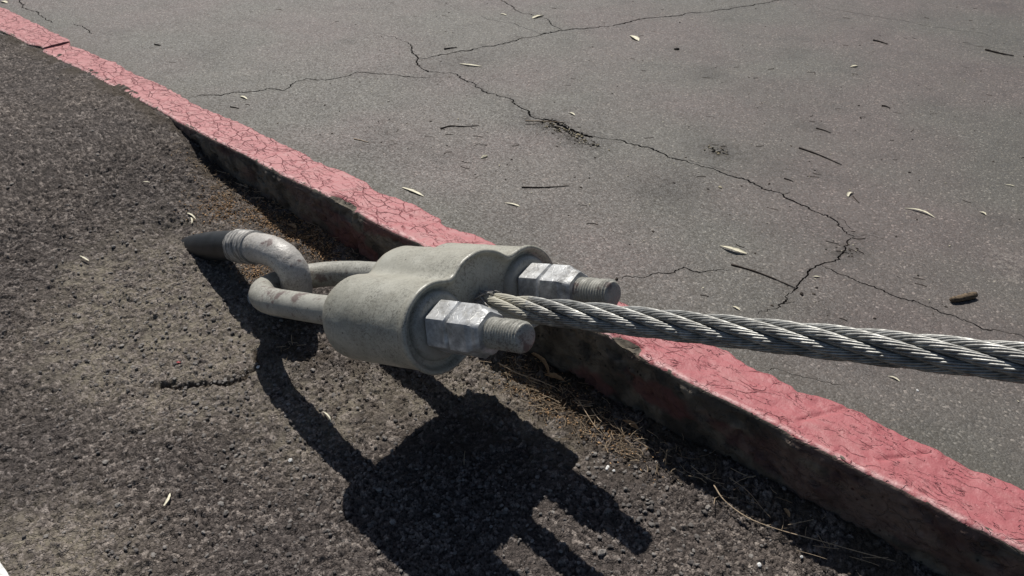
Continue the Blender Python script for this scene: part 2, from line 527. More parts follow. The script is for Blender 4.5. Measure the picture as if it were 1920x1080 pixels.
M_moss = mat_tone('dry_moss', (0.04, 0.034, 0.024), (0.34, 0.29, 0.19), 0.95)

# ------------------------------------------------------------------ kerb outline from the place
FAR = [(0, 18), (33, 33), (93, 63), (128, 80), (132, 87), (167, 98), (187, 110), (217, 118), (253, 140), (290, 155), (333, 177), (363, 197),
       (430, 223), (467, 240), (500, 257), (567, 287), (587, 302), (630, 317), (685, 342), (702, 356), (731, 369), (768, 383), (799, 398),
       (821, 409), (834, 425), (864, 436), (886, 440), (904, 448), (1366, 661), (1400, 688), (1448, 708), (1485, 727), (1496, 737),
       (1549, 750), (1612, 776), (1650, 797), (1706, 825), (1755, 847), (1815, 877), (1875, 904), (1920, 922)]
NEAR = [(0, 63), (20, 73), (50, 88), (73, 92), (77, 97), (110, 115), (143, 128), (197, 157), (247, 183), (300, 210), (333, 230), (400, 264),
        (467, 297), (520, 327), (580, 354), (608, 368), (667, 398), (689, 414), (733, 436), (777, 456), (1114, 622), (1139, 634),
        (1177, 655), (1215, 680), (1278, 714), (1341, 746), (1404, 776), (1435, 793), (1467, 809), (1500, 829), (1537, 847), (1612, 885),
        (1725, 941), (1800, 979), (1920, 1039)]


def edge_fn(px, dflt):
    s, n = sn(np.array([at(u, v, 0.0) for u, v in px]))
    o = np.argsort(s); s, n = s[o], n[o]
    s = np.concatenate([[s[0] - 0.5], s, [s[-1] + 0.5]]); n = np.concatenate([[dflt], n, [dflt]])
    return lambda x: np.interp(x, s, n)


far_n = edge_fn(FAR, 1.225)
near_n = edge_fn(NEAR, 1.112)
S_JOINT = float(sn(at(100, 90, 0))[0])

# ------------------------------------------------------------------ lower asphalt (sheet with real stones in relief)


def ground_base(s, d):
    ss = s - 0.35 * np.clip(d, 0, 0.6)
    zk = np.interp(s, [-5, 0.2, 0.45, 0.70, 1.40, 1.70, 1.93, 2.1, 2.2, 2.3, 2.4, 2.8, 9], [-.132, -.134, -.136, -.155, -.146, -.130, -.122, -.108, -.080, -.028, -.004, 0.002, 0.002])
    zf = np.interp(ss, [-5, 0.2, 0.45, 0.70, 1.20, 1.45, 1.70, 1.93, 2.1, 2.25, 2.4, 2.8, 9], [-.158, -.160, -.162, -.166, -.162, -.152, -.134, -.104, -.066, -.030, -.004, 0.002, 0.002])
    w = sstep(0.0, 0.11, d)
    return zk * (1 - w) + zf * w


def smooth1(f, s, d, w=0.05):
    return (f(s - w, d) + 2 * f(s - w / 2, d) + 2 * f(s, d) + 2 * f(s + w / 2, d) + f(s + w, d)) / 8


def ground_z(s, d):
    """height of the lower asphalt without stones"""
    z = smooth1(ground_base, s, d)
    z = z + (fbm(s * 3.1, d * 3.1, 5, 3) - 0.5) * 0.022 * sstep(0.0, 0.2, d)
    z = z + (fbm(s * 14, d * 14, 9, 3) - 0.5) * 0.010
    bank = 0.020 * np.exp(-(np.clip(d, 0, 9) / 0.045) ** 2) * (0.4 + fbm(s * 9, d * 9, 21, 2))
    z = z + bank * sstep(-0.2, 0.3, 2.3 - s)
    z = z - 0.020 * np.exp(-((s - 1.97) ** 2 + (d - 0.262) ** 2) / 0.07 ** 2)
    return z


# patches of pale dust and dark dirt: (px, py, radius m, strength)
DUST = [(260, 500, .12, .5), (180, 640, .14, .45), (400, 600, .10, .5), (290, 640, .12, .5), (155, 525, .045, 1.3), (230, 590, .12, .8), (330, 560, .14, .7), (330, 690, .12, .8), (205, 690, .06, .9), (560, 800, .10, .55), (430, 640, .12, .6),
        (330, 740, .06, 1.0), (530, 720, .10, .5), (800, 720, .06, .9), (910, 700, .07, 1.1), (985, 765, .05, 1.2), (950, 730, .06, 1.1), (700, 690, .08, .6), (1060, 820, .06, .8),
        (40, 1020, .12, 1.0), (120, 1075, .10, .7), (640, 740, .1, .5), (240, 600, .2, .4), (380, 470, .2, .3)]
DIRT = [(600, 480, .10, .6), (1050, 740, .07, .6), (1100, 790, .07, .7), (1200, 850, .06, .6), (430, 350, .10, .7), (380, 290, .08, .6), (700, 650, .1, .5),
        (560, 640, .08, .8), (900, 800, .12, .5), (700, 730, .12, .3)]


def blobs(s, d, L):
    r = np.zeros(np.shape(s))
    for u, v, rad, k in L:
        P = at(u, v, -0.14); bs, bn = sn(P); bd = N0 - bn
        r = r + k * np.exp(-((s - bs) ** 2 + (d - bd) ** 2) / rad ** 2)
    return r


s_ax = np.concatenate([[-60, -30, -14, -6, -3, -1.5, -1.0, -.7], np.arange(-0.35, 2.3, 0.0024), np.arange(2.3, 4.6, 0.0055), [4.7, 5, 6, 8, 12, 20, 40, 80]])
d_ax = np.concatenate([[-0.03, -0.015], np.arange(0, 1.06, 0.0024), np.arange(1.06, 1.5, .006), [1.6, 1.8, 2.2, 3, 5, 9, 18, 40, 80]])
Sg, Dg = np.meshgrid(s_ax, d_ax, indexing='ij')
Zg = ground_z(Sg, Dg)
coverage = sstep(0.34, 0.62, fbm(Sg * 6, Dg * 6, 40, 3))
coverage = np.clip(coverage + 0.25, 0, 1)
tone = 0.30 + 0.25 * (fbm(Sg * 60, Dg * 60, 77, 3) - 0.5)
jx = (fbm(Sg * 60, Dg * 60, 3, 2) - 0.5) * 0.006; jy = (fbm(Sg * 60, Dg * 60, 4, 2) - 0.5) * 0.006
dust0 = np.clip(blobs(Sg, Dg, DUST), 0, 1.0)
for cell, amp, seed, dens in ((0.0195, 0.0052, 100, 0.36), (0.0125, 0.0046, 200, 0.66), (0.0085, 0.0034, 300, 0.85)):
    f1, f2, idv, id2 = worley((Sg + jx) / cell, (Dg + jy) / cell, seed)
    gap = f2 - f1
    h = sstep(0.03, 0.20, gap) * np.clip(1.08 - 0.75 * f1, 0, 1)
    on = (idv < dens * (0.30 + 0.70 * coverage))
    hh = h * amp * (0.30 + 0.9 * id2) * on
    hh = hh * (0.85 - 0.30 * sstep(1.8, 3.2, Sg))
    Zg = Zg + hh - 0.0012 * (1 - sstep(0.0, 0.12, gap)) * on
    w = sstep(0.25, 0.6, h) * on
    tone = tone * (1 - 0.9 * w) + (0.30 + 0.70 * hash2(np.floor(idv * 9999), np.floor(id2 * 9999), 5) ** 1.8) * 0.9 * w
    tone = tone - 0.30 * (1 - sstep(0.02, 0.16, gap)) * on
    tone = tone + 0.22 * dust0 * w
# broken edge of an old patch near the anchor
dust = np.clip(blobs(Sg, Dg, DUST), 0, 1.0)
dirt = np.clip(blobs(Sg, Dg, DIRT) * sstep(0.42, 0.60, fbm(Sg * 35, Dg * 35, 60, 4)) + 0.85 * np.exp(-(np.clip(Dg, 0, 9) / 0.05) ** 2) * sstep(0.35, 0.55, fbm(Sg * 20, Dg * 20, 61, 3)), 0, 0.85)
Zg = Zg - 0.0035 * (dust > 0.6) * 0
edge_px = [(285, 712), (330, 716), (380, 712), (420, 712), (455, 700), (480, 680), (478, 655)]
es, en = sn(np.array([at(u, v, -0.15) for u, v in edge_px])); ed = N0 - en
near_mask = (Sg > es.min() - .1) & (Sg < es.max() + .1) & (Dg > ed.min() - .1) & (Dg < ed.max() + .1)
dd = np.full(Sg.shape, 9.0)
for i in range(len(es) - 1):
    ax, ay, bx, by = es[i], ed[i], es[i + 1], ed[i + 1]
    t = np.clip(((Sg - ax) * (bx - ax) + (Dg - ay) * (by - ay)) / ((bx - ax) ** 2 + (by - ay) ** 2), 0, 1)
    dd = np.minimum(dd, np.hypot(Sg - ax - t * (bx - ax), Dg - ay - t * (by - ay)))
dd = dd + (fbm(Sg * 60, Dg * 60, 88, 3) - .5) * .020
Zg = Zg - 0.012 * np.exp(-(dd / (0.003 + 0.006 * fbm(Sg * 30, Dg * 30, 93, 2))) ** 2)
dirt = np.clip(dirt + 0.9 * np.exp(-(dd / 0.007) ** 2), 0, 0.95)
Vg = world_of(Sg, N0 - Dg, Zg)
lower = mesh_np('ground', Vg, grid_faces(*Sg.shape)[:, ::-1], M_low, None, True, attrs={'tone': np.clip(tone, 0, 1), 'dust': dust, 'dirt': dirt})
tag(lower, 'coarse dark grey asphalt with exposed stones in front of the kerb', kind='structure')
del Sg, Dg, Zg, Vg, jx, jy, f1, f2, idv, id2, h, hh, on, w, gap, tone, coverage


def gpt(u, v, lift=0.0):
    """point on the lower asphalt seen at u, v"""
    z = -0.15
    for _ in range(12):
        P = at(u, v, z); s, n = sn(P); z = float(ground_z(np.array([s]), np.array([N0 - n]))[0]) + 0.003
    P = at(u, v, z); P[2] += lift
    return P


# ------------------------------------------------------------------ upper road with real cracks
ROAD_Z = -0.002
CR_ = {
 'a': (0.0055, [(353, 183), (377, 178), (413, 179), (440, 173), (500, 168), (530, 171), (545, 160), (577, 148), (637, 146), (670, 135), (717, 138), (760, 143), (813, 145)]),
 'b': (0.0074, [(1560, -18), (1473, 0), (1430, 6), (1390, 12), (1360, 17), (1313, 22), (1280, 27), (1257, 30), (1233, 32), (1173, 43), (1140, 50), (1107, 53), (1060, 58), (1023, 64), (1000, 70), (960, 78), (927, 87), (887, 93), (847, 99), (813, 105), (783, 111)]),
 'c': (0.0056, [(753, 78), (773, 88), (772, 100), (783, 111), (782, 117), (795, 130), (803, 135), (827, 137), (847, 138), (873, 152), (903, 167), (940, 183), (973, 202), (993, 212), (1040, 228), (1073, 247), (1107, 257), (1153, 263), (1193, 273), (1237, 287), (1277, 302), (1313, 313), (1360, 328), (1407, 343), (1440, 358), (1477, 373), (1513, 388), (1547, 403), (1570, 417), (1580, 430), (1602, 443)]),
 'c3': (0.0120, [(1020, 224), (1042, 230), (1065, 243), (1090, 254), (1112, 259)]),
 'c2': (0.0022, [(700, 62), (720, 66), (737, 70), (753, 78)]),
 'd': (0.0042, [(1602, 443), (1590, 457), (1583, 470), (1573, 485), (1540, 495), (1527, 502), (1510, 520), (1497, 533), (1485, 548), (1467, 568), (1447, 580), (1420, 590)]),
 'e': (0.0036, [(1540, 495), (1567, 510), (1590, 518), (1613, 530), (1650, 542), (1673, 553), (1723, 565), (1753, 578), (1800, 597), (1847, 617), (1873, 618), (1920, 632), (2000, 650)]),
 'f': (0.0045, [(925, -8), (938, 0), (960, 12), (993, 27), (1033, 47), (1060, 58)]),
 'g': (0.0022, [(900, 30), (940, 42), (973, 52), (1010, 63)]),
 'h': (0.0032, [(1161, 525), (1196, 520), (1215, 518), (1234, 511), (1284, 500), (1313, 511), (1367, 507)]),
 'i': (0.0050, [(30, -12), (37, 0), (43, 15), (70, 23), (82, 33), (100, 43)]),
 'j': (0.0042, [(138, 44), (150, 48), (163, 55), (172, 63)]),
 'k': (0.0024, [(1543, 13), (1597, 23), (1657, 33), (1713, 43), (1797, 57), (1860, 68)]),
 'l': (0.0018, [(1813, 82), (1860, 88), (1912, 97)]),
 'm': (0.0014, [(1422, 696), (1450, 692), (1483, 702), (1517, 709), (1542, 716), (1578, 720)]),
 'n': (0.0015, [(1602, 443), (1640, 442), (1663, 450)]),
 'o': (0.0026, [(1060, 262), (1085, 268), (1112, 272)]),
 'p': (0.0018, [(1390, 333), (1375, 325), (1345, 318), (1313, 309), (1290, 300)]),
 'q': (0.0016, [(1566, 404), (1585, 414), (1602, 432)]),
}
verts = []; quads = []
r2 = np.random.default_rng(5)
road_pts = []
crack_lines = []
for key, (wd, px) in CR_.items():
    P = np.array([at(u, v, ROAD_Z)[:2] for u, v in px])
    for lvl in range(7):
        d = P[1:] - P[:-1]; L = np.linalg.norm(d, axis=1)
        if L.max() < 0.007: break
        Q = [P[0]]
        for i in range(len(d)):
            if L[i] > 0.007:
                nrm = np.array([-d[i][1], d[i][0]])
                Q.append(P[i] + d[i] * (0.5 + r2.uniform(-.1, .1)) + nrm * r2.normal(0, 0.10))
            Q.append(P[i + 1])
        P = np.array(Q)
    crack_lines.append((P, wd))
    P[1:-1] += r2.normal(0, 0.0011, (len(P) - 2, 2))
    m = len(P); tt = np.linspace(0, 1, m)
    T = np.gradient(P, axis=0); T /= np.linalg.norm(T, axis=1)[:, None] + 1e-9; Nn = np.stack([-T[:, 1], T[:, 0]], 1)
    hw = wd * 0.40 * (0.35 + 0.9 * vnoise(tt * m * 0.12, tt * 0, 3) + 0.35 * r2.random(m)) * np.clip(np.minimum(tt, 1 - tt) * 12 + 0.35, 0, 1)
    A = P + Nn * (hw * r2.uniform(.6, 1.4, m))[:, None]; B = P - Nn * (hw * r2.uniform(.6, 1.4, m))[:, None]
    base = len(verts)
    for i in range(m):
        verts.append(Vector(A[i])); verts.append(Vector(B[i]))
    for i in range(m - 1):
        a, b, c, d4 = base + 2 * i, base + 2 * i + 1, base + 2 * i + 3, base + 2 * i + 2
        quads.append([a, b, c, d4])
# regular points of the sheet (kerb frame), finer where the camera looks
rs = np.concatenate([[-60, -20, -8, -3, -1.4], np.arange(-0.9, 4.6, 0.04), [5, 6, 8, 12, 25, 80]])
rn = np.concatenate([[1.15], 1.19 + np.arange(0, 3.0, 0.04), [4.5, 5.2, 7, 12, 25, 60, 120]])
RS, RN = np.meshgrid(rs, rn, indexing='ij')
G2 = world_of(RS, RN, 0)[..., :2].reshape(-1, 2)
for g in G2: verts.append(Vector(g))
qe = []
for a, b, c, d4 in quads: qe += [(a, d4), (b, c)]
ends = [(q[0], q[1]) for k_, q in enumerate(quads) if k_ == 0 or quads[k_ - 1][3] != q[0]] + [(q[3], q[2]) for k_, q in enumerate(quads) if k_ == len(quads) - 1 or quads[k_ + 1][0] != q[3]]
QV = np.array([[tuple(verts[i]) for i in q] for q in quads])
ov, oe, of, vo, eo, fo = delaunay_2d_cdt(verts, [tuple(e) for e in qe + ends], [], 0, 1e-6)
ov = np.array([tuple(v) for v in ov]); of = [list(f) for f in of]
tri = np.array(of)
cen0 = ov[tri].mean(1)
incrack = np.zeros(len(tri), bool)
order = np.argsort(cen0[:, 0]); xs_ = cen0[order, 0]


def cr2(a, b, p):
    return (b[0] - a[0]) * (p[:, 1] - a[1]) - (b[1] - a[1]) * (p[:, 0] - a[0])


for q4 in QV:
    lo_, hi_ = q4[:, 0].min(), q4[:, 0].max()
    idx = order[np.searchsorted(xs_, lo_):np.searchsorted(xs_, hi_, 'right')]
    if not len(idx): continue
    pt_ = cen0[idx]
    for t3 in ((0, 1, 2), (0, 2, 3)):
        A3, B3, C3 = q4[t3[0]], q4[t3[1]], q4[t3[2]]
        d1, d2, d3 = cr2(A3, B3, pt_), cr2(B3, C3, pt_), cr2(C3, A3, pt_)
        ins = ((d1 >= 0) & (d2 >= 0) & (d3 >= 0)) | ((d1 <= 0) & (d2 <= 0) & (d3 <= 0))
        incrack[idx[ins]] = True
# drop hull slivers on the kerb side
cen = ov[tri].mean(1); cs, cn_ = cen @ KD[:2], cen @ KN[:2]
top = tri[(~incrack) & (cn_ > 1.14)]; bot = tri[incrack]
area = np.cross(ov[top[:, 1]] - ov[top[:, 0]], ov[top[:, 2]] - ov[top[:, 0]]); top[area < 0] = top[area < 0][:, ::-1]
area = np.cross(ov[bot[:, 1]] - ov[bot[:, 0]], ov[bot[:, 2]] - ov[bot[:, 0]]); bot[area < 0] = bot[area < 0][:, ::-1]
nvv = len(ov)
es_ = np.vstack([bot[:, [0, 1]], bot[:, [1, 2]], bot[:, [2, 0]]])
keyf = es_[:, 0].astype(np.int64) * nvv + es_[:, 1]; keyr = es_[:, 1].astype(np.int64) * nvv + es_[:, 0]
bd = es_[~np.isin(keyf, keyr)]
rsx, rnx = ov @ KD[:2], ov @ KN[:2]
undul = (fbm(rsx * 2.2, rnx * 2.2, 31, 3) - 0.5) * 0.012 * sstep(1.26, 1.5, rnx)
zt = ROAD_Z + undul
Vtop = np.column_stack([ov, zt]); Vbot = np.column_stack([ov, zt - 0.012])
walls = np.stack([bd[:, 1], bd[:, 0], bd[:, 0] + nvv, bd[:, 1] + nvv], -1)
walls = walls[:, ::-1]
STAIN = [(985, 225, .05, .8), (1030, 235, .06, .8), (1080, 262, .05, .8), (1110, 272, .03, .7), (1345, 283, .045, .8), (850, 120, .11, .42), (1250, 355, .11, .45), (700, 285, .09, .3),
         (780, 150, .08, .2), (1520, 235, .03, .6), (720, 245, .05, .4), (820, 300, .06, .3), (1330, 140, .06, .4), (655, 78, .035, .5), (380, 100, .06, .45), (1590, 475, .04, .5), (1560, 590, .05, .35), (960, 420, .12, .2), (1450, 300, .1, .2)]
LITE = [(1885, 485, .035, .8), (1905, 515, .03, .6), (455, 135, .03, .5), (480, 137, .03, .5), (395, 140, .04, .3)]
lit_ = np.zeros(nvv)
for u, v, rad, k in LITE:
    P = at(u, v, 0)[:2]; lit_ += k * np.exp(-((ov - P) ** 2).sum(1) / rad ** 2)
stn = np.zeros(nvv)
for u, v, rad, k in STAIN:
    P = at(u, v, 0)[:2]; stn += 2.0 * k * np.exp(-((ov - P) ** 2).sum(1) / rad ** 2)
for P, wd in crack_lines:
    if wd < 0.003: continue
    for q in P[::3]: stn = np.maximum(stn, 0.30 * np.exp(-((ov - q) ** 2).sum(1) / 0.010 ** 2))
dst = sstep(1.30, 1.235, rnx) * 0.9
road = mesh_np('road', np.vstack([Vtop, Vbot]), [top, np.vstack([bot + nvv]), walls], M_road, None, False,
               attrs={'stain': np.concatenate([np.clip(stn, 0, 1), np.full(nvv, 0.9)]), 'dust': np.concatenate([dst, dst * 0]), 'lite': np.concatenate([lit_, lit_ * 0])})
tag(road, 'worn grey asphalt road crossed by branching cracks', kind='structure')


def rpt(u, v, lift=0.0):
    z = ROAD_Z
    for _ in range(4):
        P = at(u, v, z); s, n = sn(P)
        z = ROAD_Z + float(((fbm(np.array([s]) * 2.2, np.array([n]) * 2.2, 31, 3) - 0.5) * 0.012 * sstep(1.26, 1.5, np.array([n])))[0])
    P = at(u, v, z); P[2] += lift
    return P


# ------------------------------------------------------------------ kerb
CHIPS = [(608, 660, 375, 392), (1145, 1190, 640, 662)]
chips = []
for u0, u1, v0, v1 in CHIPS:
    a = sn(at(u0, v0, 0)); b = sn(at(u1, v1, 0)); chips.append(((a[0] + b[0]) / 2, abs(a[0] - b[0]) / 2 + 0.005))


def kerb_stone(name, s0, s1, seed, parent, shift=0.0, lift=0.0):
    s = np.concatenate([[s0], np.arange(s0 + 0.002, min(s1, 2.6), 0.0035), np.arange(max(min(s1, 2.6), s0 + 0.002), s1, 0.006), [s1]])
    s = np.unique(np.round(s, 5))
    # profile: 0..1 front face (bottom to top), then round edge, then top, then back lip
    zf = np.linspace(-0.26, -0.012, 70)
    ang = np.linspace(0, np.pi / 2, 9)[1:]
    tt = np.linspace(0, 1, 42)[1:]
    n_a = near_n(s) + shift; f_a = far_n(s) + shift
    n_a = n_a + (fbm(s * 40, s * 0, seed, 3) - .5) * 0.004
    f_a = f_a + (fbm(s * 55, s * 0, seed + 5, 3) - .5) * 0.010
    prof_n = []; prof_z = []; prof_s = []; pa = []; grm = []; fad = []
    SS = s[:, None]
    rr = 0.011
    # front face
    Zf = np.broadcast_to(zf[None], (len(s), len(zf)))
    Sf = np.broadcast_to(SS, Zf.shape)
    rough = (fbm(Sf * 20, Zf * 20, seed + 9, 4) - 0.5) * 0.016 + (fbm(Sf * 90, Zf * 90, seed + 19, 3) - 0.5) * 0.007
    pit = sstep(0.62, 0.74, fbm(Sf * 34, Zf * 46, seed + 29, 3)) * 0.009
    Nf = n_a[:, None] - 0.0015 - (Zf + 0.012) * 0.03 + rough + pit + (1.112 - n_a[:, None]) * np.clip((-Zf - 0.03) / 0.08, 0, 1)
    # edge
    Za = -rr + (rr + 0.003) * np.sin(ang)[None] + 0 * SS; Na = n_a[:, None] + rr - rr * np.cos(ang)[None]
    # top
    Nt = (n_a + rr)[:, None] + tt[None] * (f_a - n_a - rr)[:, None]
    St = np.broadcast_to(SS, Nt.shape)
    Zt = 0.0 + (fbm(St * 18, Nt * 18, seed + 39, 3) - 0.5) * 0.006 + (fbm(St * 70, Nt * 70, seed + 49, 3) - 0.5) * 0.0022
    Zt = Zt + 0.004 * sstep(0, 1, tt)[None] * 0 + 0.003
    Zt[:, -1] -= 0.001
    Nb = Nt[:, -1:] + 0.0015; Zb = Zt[:, -1:] * 0 - 0.012
    Nn_ = np.concatenate([Nf, Na, Nt, Nb], 1); Zz = np.concatenate([Zf, Za, Zt, Zb], 1)
    Ss = np.broadcast_to(SS, Nn_.shape).copy()
    paint = np.concatenate([np.zeros_like(Zf), np.broadcast_to(np.linspace(0.15, 1, len(ang))[None], Na.shape), np.ones_like(Nt), np.ones_like(Nb)], 1)
    # paint running over the front edge
    run = 0.002 + 0.014 * fbm(s * 22, s * 0 + 3, seed + 59, 4)
    ztop = Zz
    front = np.zeros_like(Zz); front[:, :len(zf) + 4] = 1
    paint = np.where(front > 0, np.clip(0.5 + (ztop + run[:, None] - 0.012) / 0.012, 0, 1), paint)
    # flaked spots of bare concrete on the rounded edge
    fl = sstep(0.66, 0.76, fbm(Ss * 60, Nn_ * 120 + Zz * 60, seed + 69, 4)) * (Nn_ < (n_a + 0.012)[:, None])
    paint = paint * (1 - fl)
    grime = np.clip(sstep(-0.06, -0.15, Zz) * 0.5 + sstep(0.5, 0.7, fbm(Ss * 13, Zz * 13, seed + 79, 3)) * 0.6, 0, 1) * front
    fade = front * sstep(0.47, 0.62, fbm(Ss * 9, Zz * 16, seed + 89, 4)) * (np.exp(-((Ss - 1.45) / 0.16) ** 2) + np.exp(-((Ss - 0.80) / 0.22) ** 2) + 0.35) * sstep(-0.16, -0.11, Zz)
    fade = np.clip(fade, 0, 0.75) * (1 - np.clip(paint, 0, 1))
    edge = np.exp(-((Nn_ - n_a[:, None] - 0.007) / 0.006) ** 2) * (Zz > -0.008)
    # chips broken out of the edge
    for cs_, cw in chips:
        k = np.exp(-np.abs((Ss - cs_) / cw) ** 4) * (0.55 + 0.9 * fbm(Ss * 45, Nn_ * 45, 7, 3))
        dn = Nn_ - n_a[:, None]
        m = k * sstep(0.030, 0.010, dn) * sstep(-0.045, -0.012, Zz)
        jag = (fbm(Ss * 130, Nn_ * 130 + Zz * 90, 17, 3) - .5) * 0.008
        Zz = Zz - m * (0.014 + jag); Nn_ = Nn_ + m * np.clip(0.010 + jag, 0, 1) * sstep(0.012, 0.0, dn)
        paint = paint * (1 - sstep(0.25, 0.4, m)); grime = grime * (1 - m); fade = fade * (1 - m)
    # cross ridges in the paint
    for u, v, u2, v2 in ((1500, 790, 1590, 765), (1650, 865, 1740, 850), (905 - 200, 352, 640, 360)):
        a = sn(at(u, v, 0)); b = sn(at(u2, v2, 0))
        d = np.array([b[0] - a[0], b[1] - a[1]]); t = np.clip(((Ss - a[0]) * d[0] + (Nn_ - a[1]) * d[1]) / (d @ d), 0, 1)
        dist = np.hypot(Ss - a[0] - t * d[0], Nn_ - a[1] - t * d[1]) + (fbm(Ss * 40, Nn_ * 40, 27, 2) - .5) * 0.008
        Zz = Zz - 0.0030 * np.exp(-(dist / 0.0028) ** 2) * (front < 1)
    Zz = Zz + lift
    V = world_of(Ss, Nn_, Zz)
    nv_ = V.shape[1]
    ec = []
    for i in (0, V.shape[0] - 1):
        ec.append(i)
    F_ = grid_faces(V.shape[0], nv_)
    old = sstep(0.7, 2.4, Ss) * 0.16 - 0.015 * sstep(0.9, 0.4, Ss)
    kc = np.stack([Ss, Nn_, Zz], -1)
    # closed ends: fan to a low point at the back bottom
    cap_v = np.stack([world_of(s[i], far_n(s[i]) - 0.02, -0.26) for i in (0, len(s) - 1)])
    V2 = np.vstack([V.reshape(-1, 3), cap_v]); nb = V.shape[0] * nv_
    j = np.arange(nv_ - 1)
    t1 = np.stack([np.full(nv_ - 1, nb), j + 1, j], -1); o2 = (V.shape[0] - 1) * nv_
    t2 = np.stack([np.full(nv_ - 1, nb + 1), o2 + j, o2 + j + 1], -1)
    ex = lambda A: np.concatenate([np.asarray(A, float).ravel(), [0, 0]])
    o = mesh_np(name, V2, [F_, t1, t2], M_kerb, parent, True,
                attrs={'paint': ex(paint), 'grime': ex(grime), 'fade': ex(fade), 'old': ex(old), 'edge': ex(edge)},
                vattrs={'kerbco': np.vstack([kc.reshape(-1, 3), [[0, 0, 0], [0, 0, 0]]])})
    return o


kerb = empty('kerb', world_of(1.5, N0, -0.15), 'low concrete kerb with cracked pinkish red paint on its top', None)
kerb['kind'] = 'structure'
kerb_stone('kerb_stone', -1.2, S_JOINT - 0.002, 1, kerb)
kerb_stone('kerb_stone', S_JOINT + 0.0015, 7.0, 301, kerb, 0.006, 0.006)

# white painted line crossing the near corner of the lower asphalt
la, lb = gpt(-6, 1042), gpt(26, 1092)
dl = (lb - la)[:2] / np.linalg.norm((lb - la)[:2]); nl = np.array([-dl[1], dl[0]])
if nl @ (gpt(-40, 1090)[:2] - la[:2]) < 0: nl = -nl
uu = np.arange(-0.25, 0.6, 0.004); vv = np.arange(0, 0.10, 0.004)
UU, VV = np.meshgrid(uu, vv, indexing='ij')
ragg = (fbm(UU * 60, VV * 0, 90, 3) - 0.5) * 0.004
X = la[0] + UU * dl[0] + (VV + ragg * (VV < 0.01)) * nl[0]; Y = la[1] + UU * dl[1] + (VV + ragg * (VV < 0.01)) * nl[1]
ls, ln = X * KD[0] + Y * KD[1], X * KN[0] + Y * KN[1]
ZZ = ground_z(ls, N0 - ln) + 0.0065 + (fbm(UU * 80, VV * 80, 91, 3) - 0.5) * 0.003
white_line = mesh_np('white_line', np.stack([X, Y, ZZ], -1), grid_faces(*UU.shape), M_white, None, True, attrs={'tone': np.full(UU.size, 0.6)})
tag(white_line, 'white painted line across the coarse asphalt at the near corner', kind='structure')

# ------------------------------------------------------------------ rope socket
C0 = np.array([0.0965, 1.1617, 0.1918])
AX = np.array([0.73601, -0.59934, 0.31477]); AX /= np.linalg.norm(AX)
WX = np.array([0.66114, 0.73634, -0.14388]); WX -= AX * (WX @ AX); WX /= np.linalg.norm(WX)
TX = np.cross(AX, WX)
if TX[2] < 0: TX = -TX
H = 0.113
T_FACE = -0.190
T_BACK = -0.440


def loc3(t, w=0.0, u=0.0):
    t, w, u = np.broadcast_arrays(t, w, u)
    return C0 + t[..., None] * AX + w[..., None] * WX + u[..., None] * TX


def smin(a, b, k):
    h = np.clip(0.5 + 0.5 * (b - a) / k, 0, 1)
    return b * (1 - h) + a * h - k * h * (1 - h)


def body_sdf(x, y):
    a = np.hypot(x + H, y + 0.003) - 0.0725
    b = np.hypot(x - H, y + 0.001) - 0.071
    c = np.hypot(x, (y - 0.006)) - 0.086
    return smin(smin(a, c, 0.022), b, 0.022)


def outline(delta, n=160):
    th = np.arange(n) * 2 * np.pi / n
    lo = np.full(n, 0.02); hi = np.full(n, 0.30)
    for _ in range(40):
        mid = (lo + hi) / 2
        ins = body_sdf(mid * np.cos(th), mid * np.sin(th)) + delta < 0
        lo = np.where(ins, mid, lo); hi = np.where(ins, hi, mid)
    return th, lo


def socket_body(parent):
    rings = []
    RB = 0.046
    th, base0 = outline(0.0)
    _, inner = outline(RB)
    for k in (0.05, 0.35, 0.7):                                     # flat back
        rings.append((T_BACK, inner * k))
    for a in np.linspace(0, np.pi / 2, 12):
        _, r = outline(RB * (1 - math.sin(a)) - 0.005)
        rings.append((T_BACK + RB * (1 - math.cos(a)), r))
    for t in np.linspace(T_BACK + RB + 0.01, T_FACE - 0.016, 16):
        f = (t - T_BACK - RB) / (T_FACE - T_BACK - RB)
        _, r = outline(-0.005 + 0.002 * f)
        rings.append((t, r))
    for dt, dl in ((-0.012, -0.0048), (-0.006, -0.0065), (-0.0015, -0.0066), (0.0012, -0.0052), (0.0022, -0.0030), (0.0018, -0.0005), (-0.0010, 0.0018), (-0.0050, 0.0038), (-0.0075, 0.0060), (-0.0085, 0.0100)):
        _, r = outline(dl); rings.append((T_FACE + dt, r))
    _, rf = outline(0.017)
    for k in (0.97, 0.9, 0.75, 0.55, 0.3, 0.05):
        rings.append((T_FACE - 0.0090, rf * k))
    V = []
    for i, (t, r) in enumerate(rings):
        nz = 1 + (vnoise(np.cos(th) * 6 + t * 40, np.sin(th) * 6 + t * 13, 5) - .5) * 0.014
        V.append(loc3(np.full(len(th), t) + (vnoise(th * 3, th * 0 + 2, 8) - .5) * .003, r * nz * np.cos(th), r * nz * np.sin(th)))
    V = np.array(V); n = V.shape[1]
    W = np.vstack([V.reshape(-1, 3), loc3(T_BACK), loc3(T_FACE - 0.0090)])
    a = np.arange(n); b = (a + 1) % n; q = len(V) * n
    t1 = np.stack([np.full(n, q), b, a], -1); t2 = np.stack([np.full(n, q + 1), (len(V) - 1) * n + a, (len(V) - 1) * n + b], -1)
    o = mesh_np('socket_body', W, [grid_faces(len(V), n, True), t1, t2], M_body, parent, True)
    flip_check(o, loc3((T_FACE + T_BACK) / 2))
    return o


def flip_check(o, inside=None):
    import bmesh
    bm = bmesh.new(); bm.from_mesh(o.data)
    bmesh.ops.recalc_face_normals(bm, faces=bm.faces)
    bm.to_mesh(o.data); bm.free(); o.data.update()


